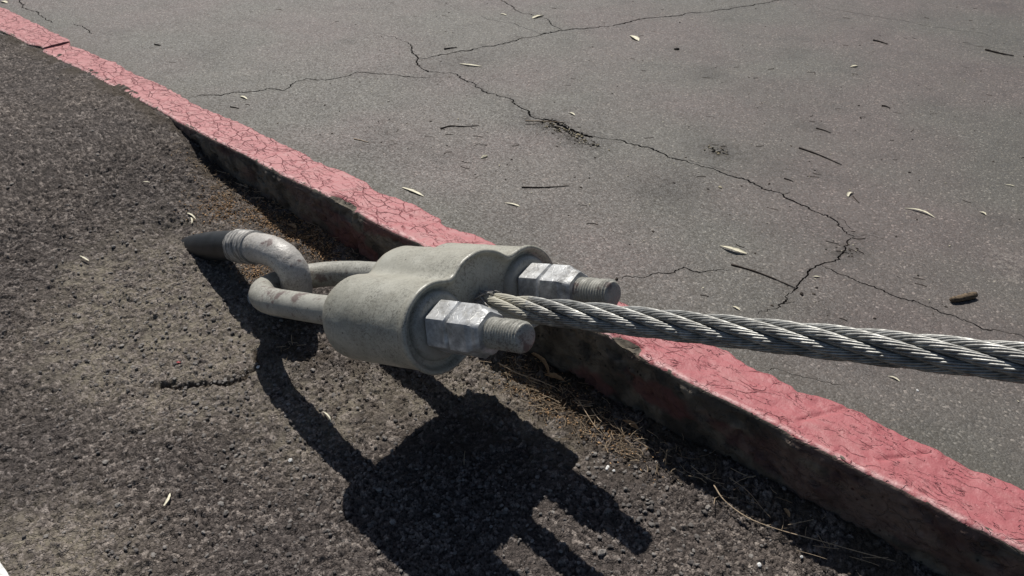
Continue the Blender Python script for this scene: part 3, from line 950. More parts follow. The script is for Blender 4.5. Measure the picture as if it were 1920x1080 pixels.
socket = empty('rope_socket', loc3(-0.3) - np.array([0, 0, 0.09]), 'grey painted three lobed steel rope socket with two threaded bolts and hex nuts', 'rope socket')
socket_body(socket)


def lathe_t(name, prof, wofs, mt, parent, k=48, shape=None, smooth=True, rot=0.0, jitter=0.0, seed=0):
    """solid of revolution about the bolt axis at wofs; prof is [(t, r)]"""
    ang = np.arange(k) * 2 * np.pi / k + rot
    rows = []
    rj = np.random.default_rng(seed)
    for t, r in prof:
        m = np.ones(k) if shape is None else shape(ang - rot, r)
        rad = r * m * (1 + rj.normal(0, jitter, k) if jitter else 1)
        rows.append(loc3(np.full(k, t), wofs + rad * np.cos(ang), rad * np.sin(ang)))
    V = np.array(rows); n = len(rows)
    W = np.vstack([V.reshape(-1, 3), loc3(prof[0][0], wofs, 0.0), loc3(prof[-1][0], wofs, 0.0)])
    a = np.arange(k); b = (a + 1) % k
    t1 = np.stack([np.full(k, n * k), b, a], -1); t2 = np.stack([np.full(k, n * k + 1), (n - 1) * k + a, (n - 1) * k + b], -1)
    o = mesh_np(name, W, [grid_faces(n, k, True), t1, t2], mt, parent, smooth)
    flip_check(o)
    return o


def sharp(o, deg=35):
    for p in o.data.polygons: p.use_smooth = True
    try:
        o.data.set_sharp_from_angle(angle=math.radians(deg))
    except Exception:
        pass


def hexshape(ang, r):
    """distance factor of a hexagon whose corners reach the radius, corners softened"""
    a = (ang + np.pi / 6) % (np.pi / 3) - np.pi / 6
    h = np.cos(np.pi / 6) / np.cos(a)
    if r > 0.0425: return np.minimum(h, 0.985)
    return np.minimum(h, 0.0385 / r if r > 0.0385 else 1.0) if r > 0.0375 else np.minimum(h * 1.06, 1.0)


T_NUT0 = T_FACE + 0.000
for side, rot in ((-1, math.radians(30 + 25)), (1, math.radians(30 + 20))):
    w = side * H
    wsh = lathe_t('washer', [(T_FACE - 0.012, 0.0595), (T_FACE - 0.006, 0.0590), (T_FACE - 0.001, 0.0575), (T_FACE + 0.003, 0.054), (T_FACE + 0.0045, 0.050), (T_FACE + 0.0047, 0.03)], w, M_wash, socket, 64, seed=3)
    sharp(wsh, 50)
    RC = 0.0455
    n1 = lathe_t('hex_nut', [(T_FACE + 0.0045, 0.036), (T_FACE + 0.006, 0.041), (T_FACE + 0.009, RC), (T_FACE + 0.051, RC), (T_FACE + 0.054, 0.0415), (T_FACE + 0.055, 0.036)], w, M_galv, socket, 72, hexshape, rot=rot)
    sharp(n1, 22)
    n2 = lathe_t('hex_nut', [(T_FACE + 0.0558, 0.036), (T_FACE + 0.0575, 0.0415), (T_FACE + 0.060, RC), (T_FACE + 0.098, RC), (T_FACE + 0.106, 0.0395), (T_FACE + 0.114, 0.0365), (T_FACE + 0.119, 0.0335), (T_FACE + 0.120, 0.026)], w, M_galv, socket, 72, hexshape, rot=rot + math.radians(3))
    sharp(n2, 22)

# the U bolt: one bar, threaded at both ends, bent round the anchor eye
RBAR = 0.0245
T_BEND = -0.665
leg_t = np.linspace(-0.06, T_BEND, 70)
ang = np.linspace(0, np.pi, 60)[1:-1]
leg_w = np.where(leg_t > T_BACK, H, H - 0.006 * ((T_BACK - leg_t) / (T_BACK - T_BEND)) ** 2)
we = leg_w[-1]
path = np.vstack([loc3(leg_t, -leg_w, 0.0), loc3(T_BEND - 0.168 * np.sin(ang), -we * np.cos(ang), 0.0), loc3(leg_t[::-1], leg_w[::-1], 0.0)])
pp = np.arange(len(path))[:, None]; kk = np.arange(28)[None]
prof = 1 + (vnoise(pp * 0.35 + 0 * kk, kk * 0.8 + 0 * pp, 41) - .5) * 0.035
V, Fq, Ft = tube(path, np.clip(0.0280 - 0.0048 * sstep(-0.35, -0.2, (path - C0) @ AX), 0.0232, 1), 28, True, prof)
ub = mesh_np('u_bolt', V, [Fq, Ft], M_bolt, socket, True)
flip_check(ub)
# threads: helical groove on each end
for side in (-1, 1):
    nt_ = 260; tv = np.linspace(-0.075, -0.0035, nt_); ka = 40; an = np.arange(ka) * 2 * np.pi / ka
    PH = 0.0056
    ph = (tv[:, None] / PH + an[None] / (2 * np.pi)) % 1.0
    saw = np.abs(ph - 0.5) * 2
    rad = 0.0228 + 0.0027 * saw
    wear = vnoise(an[None] * 1.2 + 0 * tv[:, None], tv[:, None] * 90 + side, 51)
    rad = rad - 0.0009 * sstep(0.55, 0.8, wear) * saw
    rad = rad * np.clip(0.95 + (-tv - 0.0035)[:, None] / 0.004 * 0.05, 0.95, 1)
    V = loc3(np.broadcast_to(tv[:, None], rad.shape), side * H + rad * np.cos(an)[None], rad * np.sin(an)[None]).reshape(-1, 3)
    ends = []
    for rr_, tt_ in ((0.0216, -0.0020), (0.0205, -0.0012), (0.010, -0.0006)):
        ends.append(loc3(np.full(ka, tt_) + (vnoise(an * 2, an * 0 + rr_ * 100, 61) - .5) * .0015, side * H + rr_ * np.cos(an), rr_ * np.sin(an)))
    V = np.vstack([V] + ends + [loc3(0.0006, side * H, 0.0)[None], loc3(-0.075, side * H, 0.0)[None]])
    rows = nt_ + 3; a = np.arange(ka); b = (a + 1) % ka
    t2 = np.stack([np.full(ka, rows * ka), (rows - 1) * ka + a, (rows - 1) * ka + b], -1)
    t1 = np.stack([np.full(ka, rows * ka + 1), b, a], -1)
    th_ = mesh_np('threaded_end', V, [grid_faces(rows, ka, True), t2, t1], M_bolt, socket, True)
    flip_check(th_); sharp(th_, 50)

# ------------------------------------------------------------------ wire rope
rope = empty('wire_rope', loc3(0.3), 'thick twisted steel wire rope running up to the right from the socket', 'wire rope')
R_ROPE = 0.0232; R_ST = R_ROPE / 3; PITCHR = 0.43
t0, t1_ = T_FACE - 0.03, 2.6
tt = np.concatenate([np.arange(t0, 0.85, 0.0035), np.arange(0.85, t1_, 0.012)])
A_dir, W_dir, U_dir = AX, WX, TX
sgn = 1.0
nw = 10
rw = R_ST * math.sin(math.pi / nw) / (1 + math.sin(math.pi / nw)) * 1.06
rs_ = R_ST - rw
for k in range(6):
    phi = sgn * 2 * np.pi * tt / PITCHR + k * np.pi / 3 + 0.4
    c = np.cos(phi)[:, None] * W_dir + np.sin(phi)[:, None] * U_dir
    tang = AX[None] + sgn * 2 * np.pi / PITCHR * (R_ROPE - R_ST) * (-np.sin(phi)[:, None] * W_dir + np.cos(phi)[:, None] * U_dir)
    tang /= np.linalg.norm(tang, axis=1)[:, None]
    ctr = C0 + tt[:, None] * AX + c * (R_ROPE - R_ST)
    b2 = np.cross(tang, c)
    Vs = []; Fs = []; tn = []; pn = []; nn = 0; ks = 6
    aa = np.arange(ks) * 2 * np.pi / ks
    for j in range(nw + 1):
        if j < nw:
            psi = -sgn * 2 * np.pi * tt / 0.115 + j * 2 * np.pi / nw
            off = (np.cos(psi)[:, None] * c + np.sin(psi)[:, None] * b2)
            pc = ctr + off * rs_; r_ = rw * (1 + rng.normal(0, 0.02))
            e1 = off; e2 = np.cross(tang, off)
        else:
            pc = ctr; r_ = rs_ * 1.13; e1 = c; e2 = b2
        if j < nw:
            pc = pc + off * (0.00035 * (vnoise(tt * 30, tt * 0 + j + 20 * k, 71) - .5))[:, None]
        X = pc[:, None] + r_ * (np.cos(aa)[None, :, None] * e1[:, None] + np.sin(aa)[None, :, None] * e2[:, None])
        Vs.append(X.reshape(-1, 3)); Fs.append(grid_faces(len(tt), ks, True) + nn); nn += len(tt) * ks
        tn.append(np.full(len(tt) * ks, rng.uniform(0.2, 1) if j < nw else 0.12))
        pm = np.repeat(np.clip(1.05 - (tt + 0.16) / 0.16, 0, 1) * 0.8 + 0.10 * vnoise(tt * 7, tt * 0 + k, 81) + 0.35 * np.exp(-((tt - 0.44) / 0.03) ** 2) * (k % 2), ks)
        pn.append(pm if j < nw else pm * 0)
    o = mesh_np('strand', np.vstack(Vs), [np.vstack(Fs)], M_rope, rope, True, attrs={'tone': np.concatenate(tn), 'paint': np.concatenate(pn)})
# core
V, Fq, Ft = tube(C0 + np.linspace(t0, t1_, 60)[:, None] * AX, R_ROPE - 2 * R_ST + 0.001, 8)
core = MB(); core.add(V, Fq, Ft, tone=0.0); core.build('core_strand', M_dark, rope)
# ragged seizing where the rope leaves the socket
sz = MB()
for k in range(70):
    a0 = rng.uniform(0, 6.28); r0 = R_ROPE * rng.uniform(0.85, 1.12); tt0 = T_FACE - 0.012 + rng.uniform(0, 0.01)
    m = 7; q = np.linspace(0, 1, m); a_ = a0 + q * rng.uniform(-.9, .9); r_ = r0 + q * rng.uniform(-0.002, 0.010) * np.sin(q * 3)
    P = loc3(tt0 + q * rng.uniform(0.008, 0.034), r_ * np.cos(a_), r_ * np.sin(a_))
    V, Fq, Ft = tube(P, rng.uniform(0.0007, 0.0018), 5); sz.add(V, Fq, Ft, tone=rng.uniform(.2, 1))
m_ = np.linspace(0, 1, 10)
V, Fq, Ft = tube(loc3(T_FACE - 0.014 + m_ * 0.022), R_ROPE * (1.12 - 0.18 * m_), 28, True, 1 + 0.16 * (rng.random((10, 28)) - .5)); sz.add(V, Fq, Ft, tone=0.4)
so = sz.build('seizing', M_tape, rope)

# ------------------------------------------------------------------ anchor eye
ND_H = 0.238
eye_px = [(262, 530), (303, 493), (342, 471), (385, 462), (430, 461), (470, 463), (505, 469), (532, 484), (550, 508), (556, 535)]
EP = [at_nd(u, v, ND_H) for u, v in eye_px]
last = EP[-1]
ah = np.array([AX[0], AX[1], 0]); ah /= np.linalg.norm(ah)
EP.append(last + np.array([0, 0, -0.030]) - ah * 0.008)
EP.append(last + np.array([0, 0, -0.062]) - ah * 0.040)
EP.append(last + np.array([0, 0, -0.090]) - ah * 0.100)
EP.append(last + np.array([0, 0, -0.130]) - ah * 0.19)
EPc = catmull(EP, 14)
anchor = empty('anchor_eye', EP[2], 'bent steel anchor rod with black sleeve hooked through the loop of the bolt', 'anchor')
RE = 0.0335
seg = np.cumsum(np.r_[0, np.linalg.norm(np.diff(EPc, axis=0), axis=1)])
iu = lambda u: int(np.argmin(np.abs(seg - np.interp(u, np.arange(len(eye_px)), [seg[min(i * 14, len(seg) - 1)] for i in range(len(eye_px))]))))
i_s = iu(4.62); i_t = iu(5.25)


def part_tube(name, P, r, mt, amp, fx, fk, seed):
    pp = np.arange(len(P))[:, None]; kk = np.arange(32)[None]
    pr = 1 + (vnoise(pp * fx + 0 * kk, kk * fk + 0 * pp, seed) - .5) * amp
    V, Fq, Ft = tube(P, r, 32, True, pr)
    o = mesh_np(name, V, [Fq, Ft], mt, anchor, True, attrs={'tone': np.clip(0.5 + 0.5 * np.sin(np.arange(len(V)) * 0.37), 0, 1)})
    flip_check(o); return o


part_tube('rod', EPc[i_s - 2:], RE, M_eye, 0.05, 0.5, 0.5, 91)
part_tube('black_sleeve', EPc[:i_s + 2], (RE + 0.0022) * (0.72 + 0.28 * sstep(0.1, 0.8, np.linspace(0, 1, i_s + 2))), M_sleeve, 0.03, 0.3, 0.4, 92)
nb_ = 46
sub = catmull(EPc[i_s - 3:i_t + 1], 5)
ridg = RE + 0.0022 + 0.0042 * (vnoise(np.arange(len(sub)) * 0.22, np.zeros(len(sub)), 33))
part_tube('wrap_band', sub, ridg, M_tape, 0.10, 0.25, 0.8, 93)

# ------------------------------------------------------------------ small debris: countable pieces


def leaf(name, p0, p1, width, bow, curl, mt, label, cat, group=None, tone=0.7, road_side=True, lift=0.002, thick=0.0006, pts=14):
    f = rpt if road_side else gpt
    A, B = f(*p0), f(*p1)
    d = B - A; L = np.linalg.norm(d); d = d / L
    side = np.cross([0, 0, 1.0], d); side /= np.linalg.norm(side)
    q = np.linspace(0, 1, pts)
    cen = A + q[:, None] * d * L + (np.sin(q * np.pi) * bow * L)[:, None] * side
    cen[:, 2] += lift * 0.6 + np.sin(q * np.pi) * curl * 0.45
    hk = (p0[0] * 7 + p0[1] * 13) % 10 / 10.0
    w = width * 0.34 * np.sin(np.clip(q, 0.03, 0.985) ** (0.6 + 0.9 * hk) * np.pi) ** 0.7 * (1 + 0.12 * np.sin(q * 19 + hk * 30))
    tw = (hk - 0.5) * 1.1 * (q - 0.3)
    up = np.array([0, 0, 1.0])
    rows = []
    for sgn_, zz in ((-1, 0.25), (-0.5, 0.05), (0, 0), (0.5, 0.05), (1, 0.25)):
        rows.append(cen + side * (w * sgn_)[:, None] + up * (w * (zz + 0.12) * (1 + sgn_ * tw * 1.2))[:, None])
    T = np.stack(rows, 1); nvv_ = 5
    Bm = T - np.array([0, 0, thick])
    V = np.vstack([T.reshape(-1, 3), Bm.reshape(-1, 3)]); n0 = pts * nvv_
    F1 = grid_faces(pts, nvv_)
    i = np.arange(pts - 1)
    s1 = np.stack([i * 5, (i + 1) * 5, (i + 1) * 5 + n0, i * 5 + n0], -1); s2 = np.stack([i * 5 + 4 + n0, (i + 1) * 5 + 4 + n0, (i + 1) * 5 + 4, i * 5 + 4], -1)
    o = mesh_np(name, V, [F1[:, ::-1], F1 + n0, s1, s2], mt, None, True, attrs={'tone': np.full(len(V), tone)})
    return place_local(tag(o, label, cat, group), (A + B) / 2)


def place_local(o, c):
    """put the origin of a loose piece at the piece itself"""
    c = np.asarray(c, float)
    n = len(o.data.vertices); a = np.empty(n * 3, np.float32); o.data.vertices.foreach_get('co', a)
    a = (a.reshape(-1, 3) - c).astype(np.float32); o.data.vertices.foreach_set('co', a.ravel()); o.data.update()
    o.location = c
    return o


def stick(name, pts, r, mt, label, cat, road_side=True, tone=0.3, group=None, lift=None, raise_end=0.0):
    f = rpt if road_side else gpt
    P = np.array([f(*p) for p in pts]); P[:, 2] += r * 0.8 if lift is None else lift
    P[:, 2] += np.linspace(0, 1, len(P)) * raise_end
    P = catmull(P, 5)
    q = np.linspace(0, 1, len(P))
    V, Fq, Ft = tube(P, r * (1 - 0.55 * q) * (1 + 0.2 * np.sin(q * 23)), 6)
    o = mesh_np(name, V, [Fq, Ft], mt, None, True, attrs={'tone': np.full(len(V), tone)})
    return place_local(tag(o, label, cat, group), P.mean(0))


def lump(name, uv, size, mt, label, cat, road_side=False, tone=0.6, seed=0, flat=0.6, group=None):
    f = rpt if road_side else gpt
    c = f(*uv)
    r_ = np.random.default_rng(seed + 900)
    n1_, n2_ = 7, 9
    th = np.linspace(0.12, np.pi - 0.12, n1_)[:, None]; ph = np.arange(n2_)[None] * 2 * np.pi / n2_
    rr = 1 + r_.uniform(-.22, .22, (n1_, n2_))
    S_ = np.array(size)
    X = S_[0] * rr * np.sin(th) * np.cos(ph); Y = S_[1] * rr * np.sin(th) * np.sin(ph); Z = S_[2] * rr * np.cos(th) * np.ones_like(ph)
    a = r_.uniform(0, 3.14)
    V = np.stack([X * np.cos(a) - Y * np.sin(a), X * np.sin(a) + Y * np.cos(a), Z + S_[2] * flat], -1).reshape(-1, 3) + c
    V = np.vstack([V, c + [0, 0, S_[2] * (flat + 1.0)], c + [0, 0, S_[2] * (flat - 1.0)]])
    a_ = np.arange(n2_); b_ = (a_ + 1) % n2_; q = n1_ * n2_
    o = mesh_np(name, V, [grid_faces(n1_, n2_, True), np.stack([np.full(n2_, q), b_, a_], -1), np.stack([np.full(n2_, q + 1), (n1_ - 1) * n2_ + a_, (n1_ - 1) * n2_ + b_], -1)], mt, None, False, attrs={'tone': np.full(len(V), tone)})
    flip_check(o)
    return place_local(tag(o, label, cat, group), c)


GL = 'pale dry leaves lying on the road'
leaf('dry_leaf', (754, 352), (795, 369), .0145, .02, .003, M_leaf, 'slender cream eucalyptus leaf on the road just behind the pink kerb', 'leaf', GL, .9)
leaf('dry_leaf', (862, 120), (903, 125), .016, -.06, .004, M_leaf, 'thin cream leaf lying below the junction of the road cracks', 'leaf', GL, .9)
leaf('dry_leaf', (998, 35), (1020, 29), .026, .05, .004, M_leaf, 'cream leaf resting on a crack at the top of the road', 'leaf', GL, .85)
leaf('dry_leaf', (1181, 67), (1198, 77), .030, .0, .005, M_leaf, 'short white leaf alone below the long sloping crack', 'leaf', GL, .95)
leaf('dry_leaf', (945, 381), (975, 388), .009, .05, .003, M_leaf, 'small white leaf left of the middle of the road above the socket', 'leaf', GL, .95)
leaf('curled_leaf', (1349, 462), (1400, 477), .018, -.08, .009, M_leaf, 'broad curled cream leaf with dark shadow under its edge above the wire rope', 'leaf', GL, .85, lift=.004)
leaf('dry_leaf', (1696, 391), (1753, 409), .0095, .12, .006, M_leaf, 'long bowed cream leaf on the right side of the road', 'leaf', GL, .9)
leaf('dry_leaf', (1589, 369), (1601, 362), .012, .15, .006, M_leaf, 'tiny hooked white leaf right of the widest crack', 'leaf', GL, .95)
leaf('dry_leaf', (1663, 706), (1687, 716), .0055, .12, .003, M_leaf, 'small white crescent leaf on the road under the wire rope', 'leaf', GL, .95)
leaf('dry_leaf', (1594, 126), (1608, 124), .02, .0, .003, M_leaf, 'small pale leaf far up on the right of the road', 'leaf', GL, .8)
leaf('dry_leaf', (1837, 398), (1849, 404), .010, .1, .003, M_leaf, 'little pale leaf at the right beyond the long bowed leaf', 'leaf', GL, .8)
leaf('dry_leaf', (1885, 347), (1902, 350), .007, .05, .002, M_leaf, 'thin pale sliver of leaf at the far right edge of the road', 'leaf', GL, .85)
leaf('dry_leaf', (1372, 575), (1387, 582), .008, .05, .003, M_leaf, 'small folded pale leaf just above the wire rope', 'leaf', GL, .8)
leaf('dry_leaf', (451, 181), (464, 187), .014, .05, .003, M_leaf, 'small white leaf beside the crack nearest the kerb', 'leaf', GL, .95)
leaf('dry_leaf', (1068, 212), (1078, 217), .012, .05, .003, M_leaf, 'small pale leaf above the crumbled stretch of the crack', 'leaf', GL, .9)
leaf('dry_leaf', (1, 3), (14, 6), .026, .05, .003, M_leaf, 'pale leaf at the top left corner of the road', 'leaf', GL, .9)
leaf('dry_leaf', (1524, 519), (1537, 520), .006, .0, .002, M_leaf, 'tiny white sliver beside the crack fork', 'leaf', GL, .95)
leaf('dry_leaf', (938, 26), (950, 29), .012, .0, .002, M_leaf, 'tiny white sliver left of the leaf on the top crack', 'leaf', GL, .95)
GG = 'pale dry leaves lying on the coarse asphalt'
leaf('dry_leaf', (306, 954), (320, 927), .0075, -.10, .004, M_leaf, 'bowed white leaf on the coarse asphalt at the lower left', 'leaf', GG, .95, False, .007)
leaf('dry_leaf', (605, 774), (621, 795), .0062, .08, .004, M_leaf, 'slim white leaf beside the shadow of the bolt leg', 'leaf', GG, .95, False, .007)
leaf('dry_leaf', (352, 402), (368, 414), .0085, .05, .005, M_leaf, 'pointed pale leaf behind the black sleeve of the anchor', 'leaf', GG, .85, False, .007)
leaf('dry_leaf', (358, 410), (360, 422), .0075, .1, .004, M_leaf, 'short pale leaf touching the pointed leaf behind the sleeve', 'leaf', GG, .85, False, .007)
leaf('dry_leaf', (150, 482), (168, 492), .008, .0, .003, M_leaf, 'small white leaf on the far left coarse asphalt', 'leaf', GG, .9, False, .007)
leaf('dry_leaf', (268, 343), (282, 344), .006, .0, .002, M_leaf, 'tiny pale leaf on the asphalt between kerb and left edge', 'leaf', GG, .85, False, .006)
leaf('brown_leaf', (998, 668), (1030, 712), .014, .12, .006, M_mulch, 'long brown dead leaf leaning at the kerb foot below the bolt end', 'leaf', None, .75, False, .014)
leaf('brown_leaf', (1022, 706), (1058, 718), .022, .0, .004, M_mulch, 'broad brown dead leaf lying flat at the kerb foot', 'leaf', None, .65, False, .010)
leaf('brown_leaf', (1167, 792), (1197, 810), .016, .05, .004, M_mulch, 'brown dead leaf in the shadow along the kerb foot', 'leaf', None, .5, False, .010)
leaf('brown_leaf', (538, 424), (556, 432), .018, .05, .004, M_mulch, 'small brown dead leaf at the kerb foot behind the anchor', 'leaf', None, .6, False, .010)
leaf('brown_leaf', (1469, 957), (1480, 973), .010, .05, .003, M_mulch, 'small tan leaf in the kerb shadow at the lower right', 'leaf', None, .7, False, .008)

GT = 'dark twigs scattered on the road'
stick('twig', [(826, 242), (845, 237), (870, 238), (898, 236)], .0022, M_twig, 'dark curved twig left of the crumbled crack', 'twig', True, .3, GT)
stick('twig', [(978, 352), (1020, 352), (1067, 349)], .0020, M_twig, 'straight dark twig in the road behind the socket', 'twig', True, .3, GT)
stick('twig', [(985, 227), (1020, 228), (1060, 230)], .0016, M_straw, 'pale straight twig lying across the crumbled crack', 'twig', True, .5, GT)
stick('twig', [(1498, 278), (1535, 291), (1578, 310)], .0024, M_twig, 'long thin dark twig in the upper right of the road', 'twig', True, .2, GT)
stick('twig', [(1371, 497), (1410, 508), (1450, 523), (1491, 541)], .0022, M_twig, 'longest dark twig ending at the crack above the rope', 'twig', True, .5, GT)
stick('twig', [(1847, 94), (1875, 101), (1901, 106)], .0035, M_twig, 'thick dark twig near the top right corner', 'twig', True, .1, GT)
stick('twig', [(1637, 76), (1650, 79), (1665, 84)], .0030, M_twig, 'short dark twig high on the right of the road', 'twig', True, .1, GT)
stick('twig', [(1530, 241), (1545, 245), (1558, 250)], .0020, M_twig, 'short dark twig above the long thin twig', 'twig', True, .2, GT)
stick('twig', [(664, 261), (678, 264), (692, 268)], .0018, M_straw, 'short pale twig near the kerb in the left of the road', 'twig', True, .9, GT)
stick('twig', [(432, 201), (440, 202), (448, 204)], .0020, M_twig, 'tiny dark twig below the white leaf near the kerb', 'twig', True, .1, GT)
stick('twig', [(1599, 368), (1605, 375), (1611, 381)], .0014, M_twig, 'fine dark twig beside the tiny hooked leaf', 'twig', True, .5, GT)
stick('twig', [(833, 93), (845, 91), (857, 90)], .0030, M_twig, 'short dark twig just above the long sloping crack', 'twig', True, .1, GT)
stick('twig', [(290, 84), (302, 86)], .0030, M_twig, 'tiny dark twig in the upper left of the road', 'twig', True, .1, GT)
stick('twig', [(1653, 199), (1661, 200), (1669, 204)], .0025, M_twig, 'dark forked bit of twig right of the road middle', 'twig', True, .1, GT)
stick('twig', [(1470, 335), (1480, 338), (1487, 341)], .0018, M_twig, 'tiny dark twig above the widest crack', 'twig', True, .1, GT)

# brown cigar shaped piece of bark
P = np.array([rpt(1781, 567), rpt(1790, 566), rpt(1805, 563), rpt(1818, 560), rpt(1827, 557)]); P[:, 2] += 0.0065
P = catmull(P, 4); q = np.linspace(0, 1, len(P))
V, Fq, Ft = tube(P, 0.0045 + 0.0028 * np.sin(q * 2.6), 12, True, 1 + 0.30 * (rng.random((len(P), 12)) - .5))
bark = mesh_np('bark_roll', V, [Fq, Ft], mat_tone('bark', (0.05, 0.035, 0.022), (0.22, 0.16, 0.10), .9, 260), None, True, attrs={'tone': rng.random(len(V))})
place_local(tag(bark, 'rolled brown piece of bark on the road at the right above the rope', 'bark'), P.mean(0))

lump('white_chip', (1139, 878), (.0062, .0032, .0022), M_white, 'bright white flake on the coarse asphalt right of the socket shadow', 'flake', tone=.9, seed=1)
lump('white_chip', (1151, 883), (.0030, .0026, .0018), M_white, 'small white crumb touching the bright white flake', 'flake', tone=.8, seed=2)
lump('pebble', (1423, 1061), (.0048, .0038, .0032), M_white, 'smooth white pebble on the coarse asphalt at the bottom right', 'pebble', tone=.8, seed=3)
lump('pebble', (1503, 1045), (.0030, .0024, .0018), M_white, 'small pale pebble up and right of the smooth white one', 'pebble', tone=.2, seed=13)
lump('white_chip', (484, 689), (.0048, .0032, .0022), M_white, 'small white chip at the edge of the bolt leg shadow', 'flake', tone=.8, seed=4)
lump('red_chip', (336, 680), (.0055, .0024, .0018), M_red, 'small bright red fragment on the dusty asphalt', 'fragment', tone=.8, seed=5)
lump('pebble', (213, 463), (.0060, .0045, .0030), M_stone, 'pale flat pebble left of the black sleeve', 'pebble', tone=1.0, seed=6)
lump('pebble', (1128, 1037), (.0085, .0068, .0042), M_stone, 'largest round grey pebble between the shadow streaks at the bottom', 'pebble', tone=.75, seed=7)
lump('pebble', (507, 862), (.0045, .0032, .0028), M_stone, 'light pebble beside the dark bolt leg shadow', 'pebble', tone=1.0, seed=8)
lump('pebble', (544, 865), (.0050, .0040, .0030), M_white, 'pale cream pebble in the stony asphalt left of the big shadow', 'pebble', tone=.1, seed=9)
lump('pebble', (270, 668), (.0055, .0042, .0032), M_stone, 'light grey pebble beside the red fragment', 'pebble', tone=.95, seed=10)
lump('pebble', (222, 948), (.0060, .0046, .0030), M_stone, 'grey pebble left of the bowed white leaf', 'pebble', tone=.9, seed=11)
lump('gravel_chip', (908, 295), (.010, .0045, .0035), M_leaf, 'whitish chip lying alone on the road above the twig', 'chip', True, .6, 12)
lump('gravel_chip', (1720, 733), (.0028, .0022, .0016), M_white, 'tiny white chip on the road below the crescent leaf', 'chip', True, .8, 14)
lump('gravel_chip', (1350, 352), (.0055, .0040, .0025), M_leaf, 'pinkish pale chip on the road below the twin crack', 'chip', True, .2, 15)
lump('dirt_crumb', (1269, 93), (.010, .006, .004), M_dark, 'dark crumb of dirt right of the short white leaf', 'crumb', True, .2, 16)
lump('dirt_crumb', (1503, 552), (.0048, .0034, .0028), M_dark, 'dark seed at the end of the longest twig', 'crumb', True, .2, 17)
lump('dirt_crumb', (1531, 540), (.0040, .0016, .0014), M_dark, 'thin dark seed right of the crack above the rope', 'crumb', True, .1, 18)
lump('dirt_crumb', (1156, 524), (.0050, .0032, .0028), M_dark, 'brown crumb at the crack end behind the far bolt', 'crumb', True, .8, 19)

# long dry grass stems one can follow with the eye
GS = 'long dry grass stems by the kerb'
stick('grass_stem', [(1337, 919), (1356, 947), (1400, 980), (1460, 1003), (1530, 1022), (1600, 1042), (1675, 1062)], .0011, M_straw, 'longest curved straw stem along the kerb foot at the lower right', 'grass stem', False, .75, GS, .012)
stick('grass_stem', [(1366, 905), (1400, 930), (1425, 960), (1443, 980)], .0008, M_straw, 'short straw stem above the longest stem', 'grass stem', False, .5, GS, .012)
stick('grass_stem', [(936, 690), (970, 708), (1010, 722), (1040, 735)], .0016, M_straw, 'stout straw stem under the bolt end', 'grass stem', False, .8, GS, .012)
stick('grass_stem', [(1085, 760), (1100, 785), (1117, 812)], .0010, M_straw, 'upright leaning straw in the lit strip by the kerb', 'grass stem', False, .9, GS, .012)
stick('grass_stem', [(1108, 775), (1120, 792), (1128, 800)], .0009, M_straw, 'shorter straw beside the leaning one in the lit strip', 'grass stem', False, .9, GS, .012)
for (u, v, h_, lab, rot_) in ((1247, 872, .040, 'single upright dry stem standing in front of the kerb at the right', .0), (870, 870, .036, 'single upright dry stem inside the socket shadow', .2), (218, 700 - 355, .04, 'upright dry stem in the asphalt left of the kerb', .1), (548, 645, .028, 'short upright dry stem in the shadow under the bolt leg', .15)):
    A = gpt(u, v); q = np.linspace(0, 1, 8)
    P = A + np.stack([rot_ * 0.4 * h_ * q ** 2, 0 * q, h_ * q], -1); P[:, 2] -= 0.003
    V, Fq, Ft = tube(P, .0009 * (1 - .6 * q), 5)
    o = mesh_np('grass_stem', V, [Fq, Ft], M_straw, None, True, attrs={'tone': np.full(len(V), .8)})
    place_local(tag(o, lab, 'grass stem', GS), A)

# ------------------------------------------------------------------ uncountable litter and gravel


def scatter(name, regions, mt, label, maker, seed, road_side=False):
    r_ = np.random.default_rng(seed); mb = MB()
    for (u, v, rad, cnt) in regions:
        c = (rpt if road_side else gpt)(u, v); cs0, cn0 = sn(c)
        for i in range(cnt):
            ds, dn = r_.normal(0, rad[0]), r_.normal(0, rad[1])
            s_, n_ = cs0 + ds, cn0 + dn
            if not road_side:
                n_ = min(n_, N0 - 0.004)
            pts.append((mb, s_, n_, r_)) if False else maker(mb, s_, n_, r_, road_side)
    o = mb.build(name, mt, None, name not in ('gravel', 'dirt_crumbs', 'road_grit'))
    return tag(o, label, None, None, 'stuff')


def surf(s_, n_, road_side):
    if road_side: return ROAD_Z + float(((fbm(np.array([s_]) * 2.2, np.array([n_]) * 2.2, 31, 3) - 0.5) * 0.012 * sstep(1.26, 1.5, np.array([n_])))[0])
    return float(ground_z(np.array([s_]), np.array([N0 - n_]))[0]) + 0.003


def mk_straw(mb, s_, n_, r_, rs__):
    z = surf(s_, n_, rs__); A = world_of(s_, n_, z + r_.uniform(0.0, 0.010))
    L = r_.uniform(0.010, 0.050); a = r_.normal(2.4, 0.9); el = r_.normal(0.0, 0.16)
    d = np.array([math.cos(a) * math.cos(el), math.sin(a) * math.cos(el), math.sin(el)]); bw = r_.normal(0, 0.15) * L
    sd = np.array([-d[1], d[0], 0.2]); q = np.linspace(-.5, .5, 4)
    P = A + q[:, None] * L * d + ((0.25 - q ** 2) * bw * 4)[:, None] * sd
    P[:, 2] = np.maximum(P[:, 2], z + 0.001)
    V, Fq, Ft = tube(P, r_.uniform(0.0003, 0.0008), 3, False); mb.add(V, Fq, tone=r_.random())


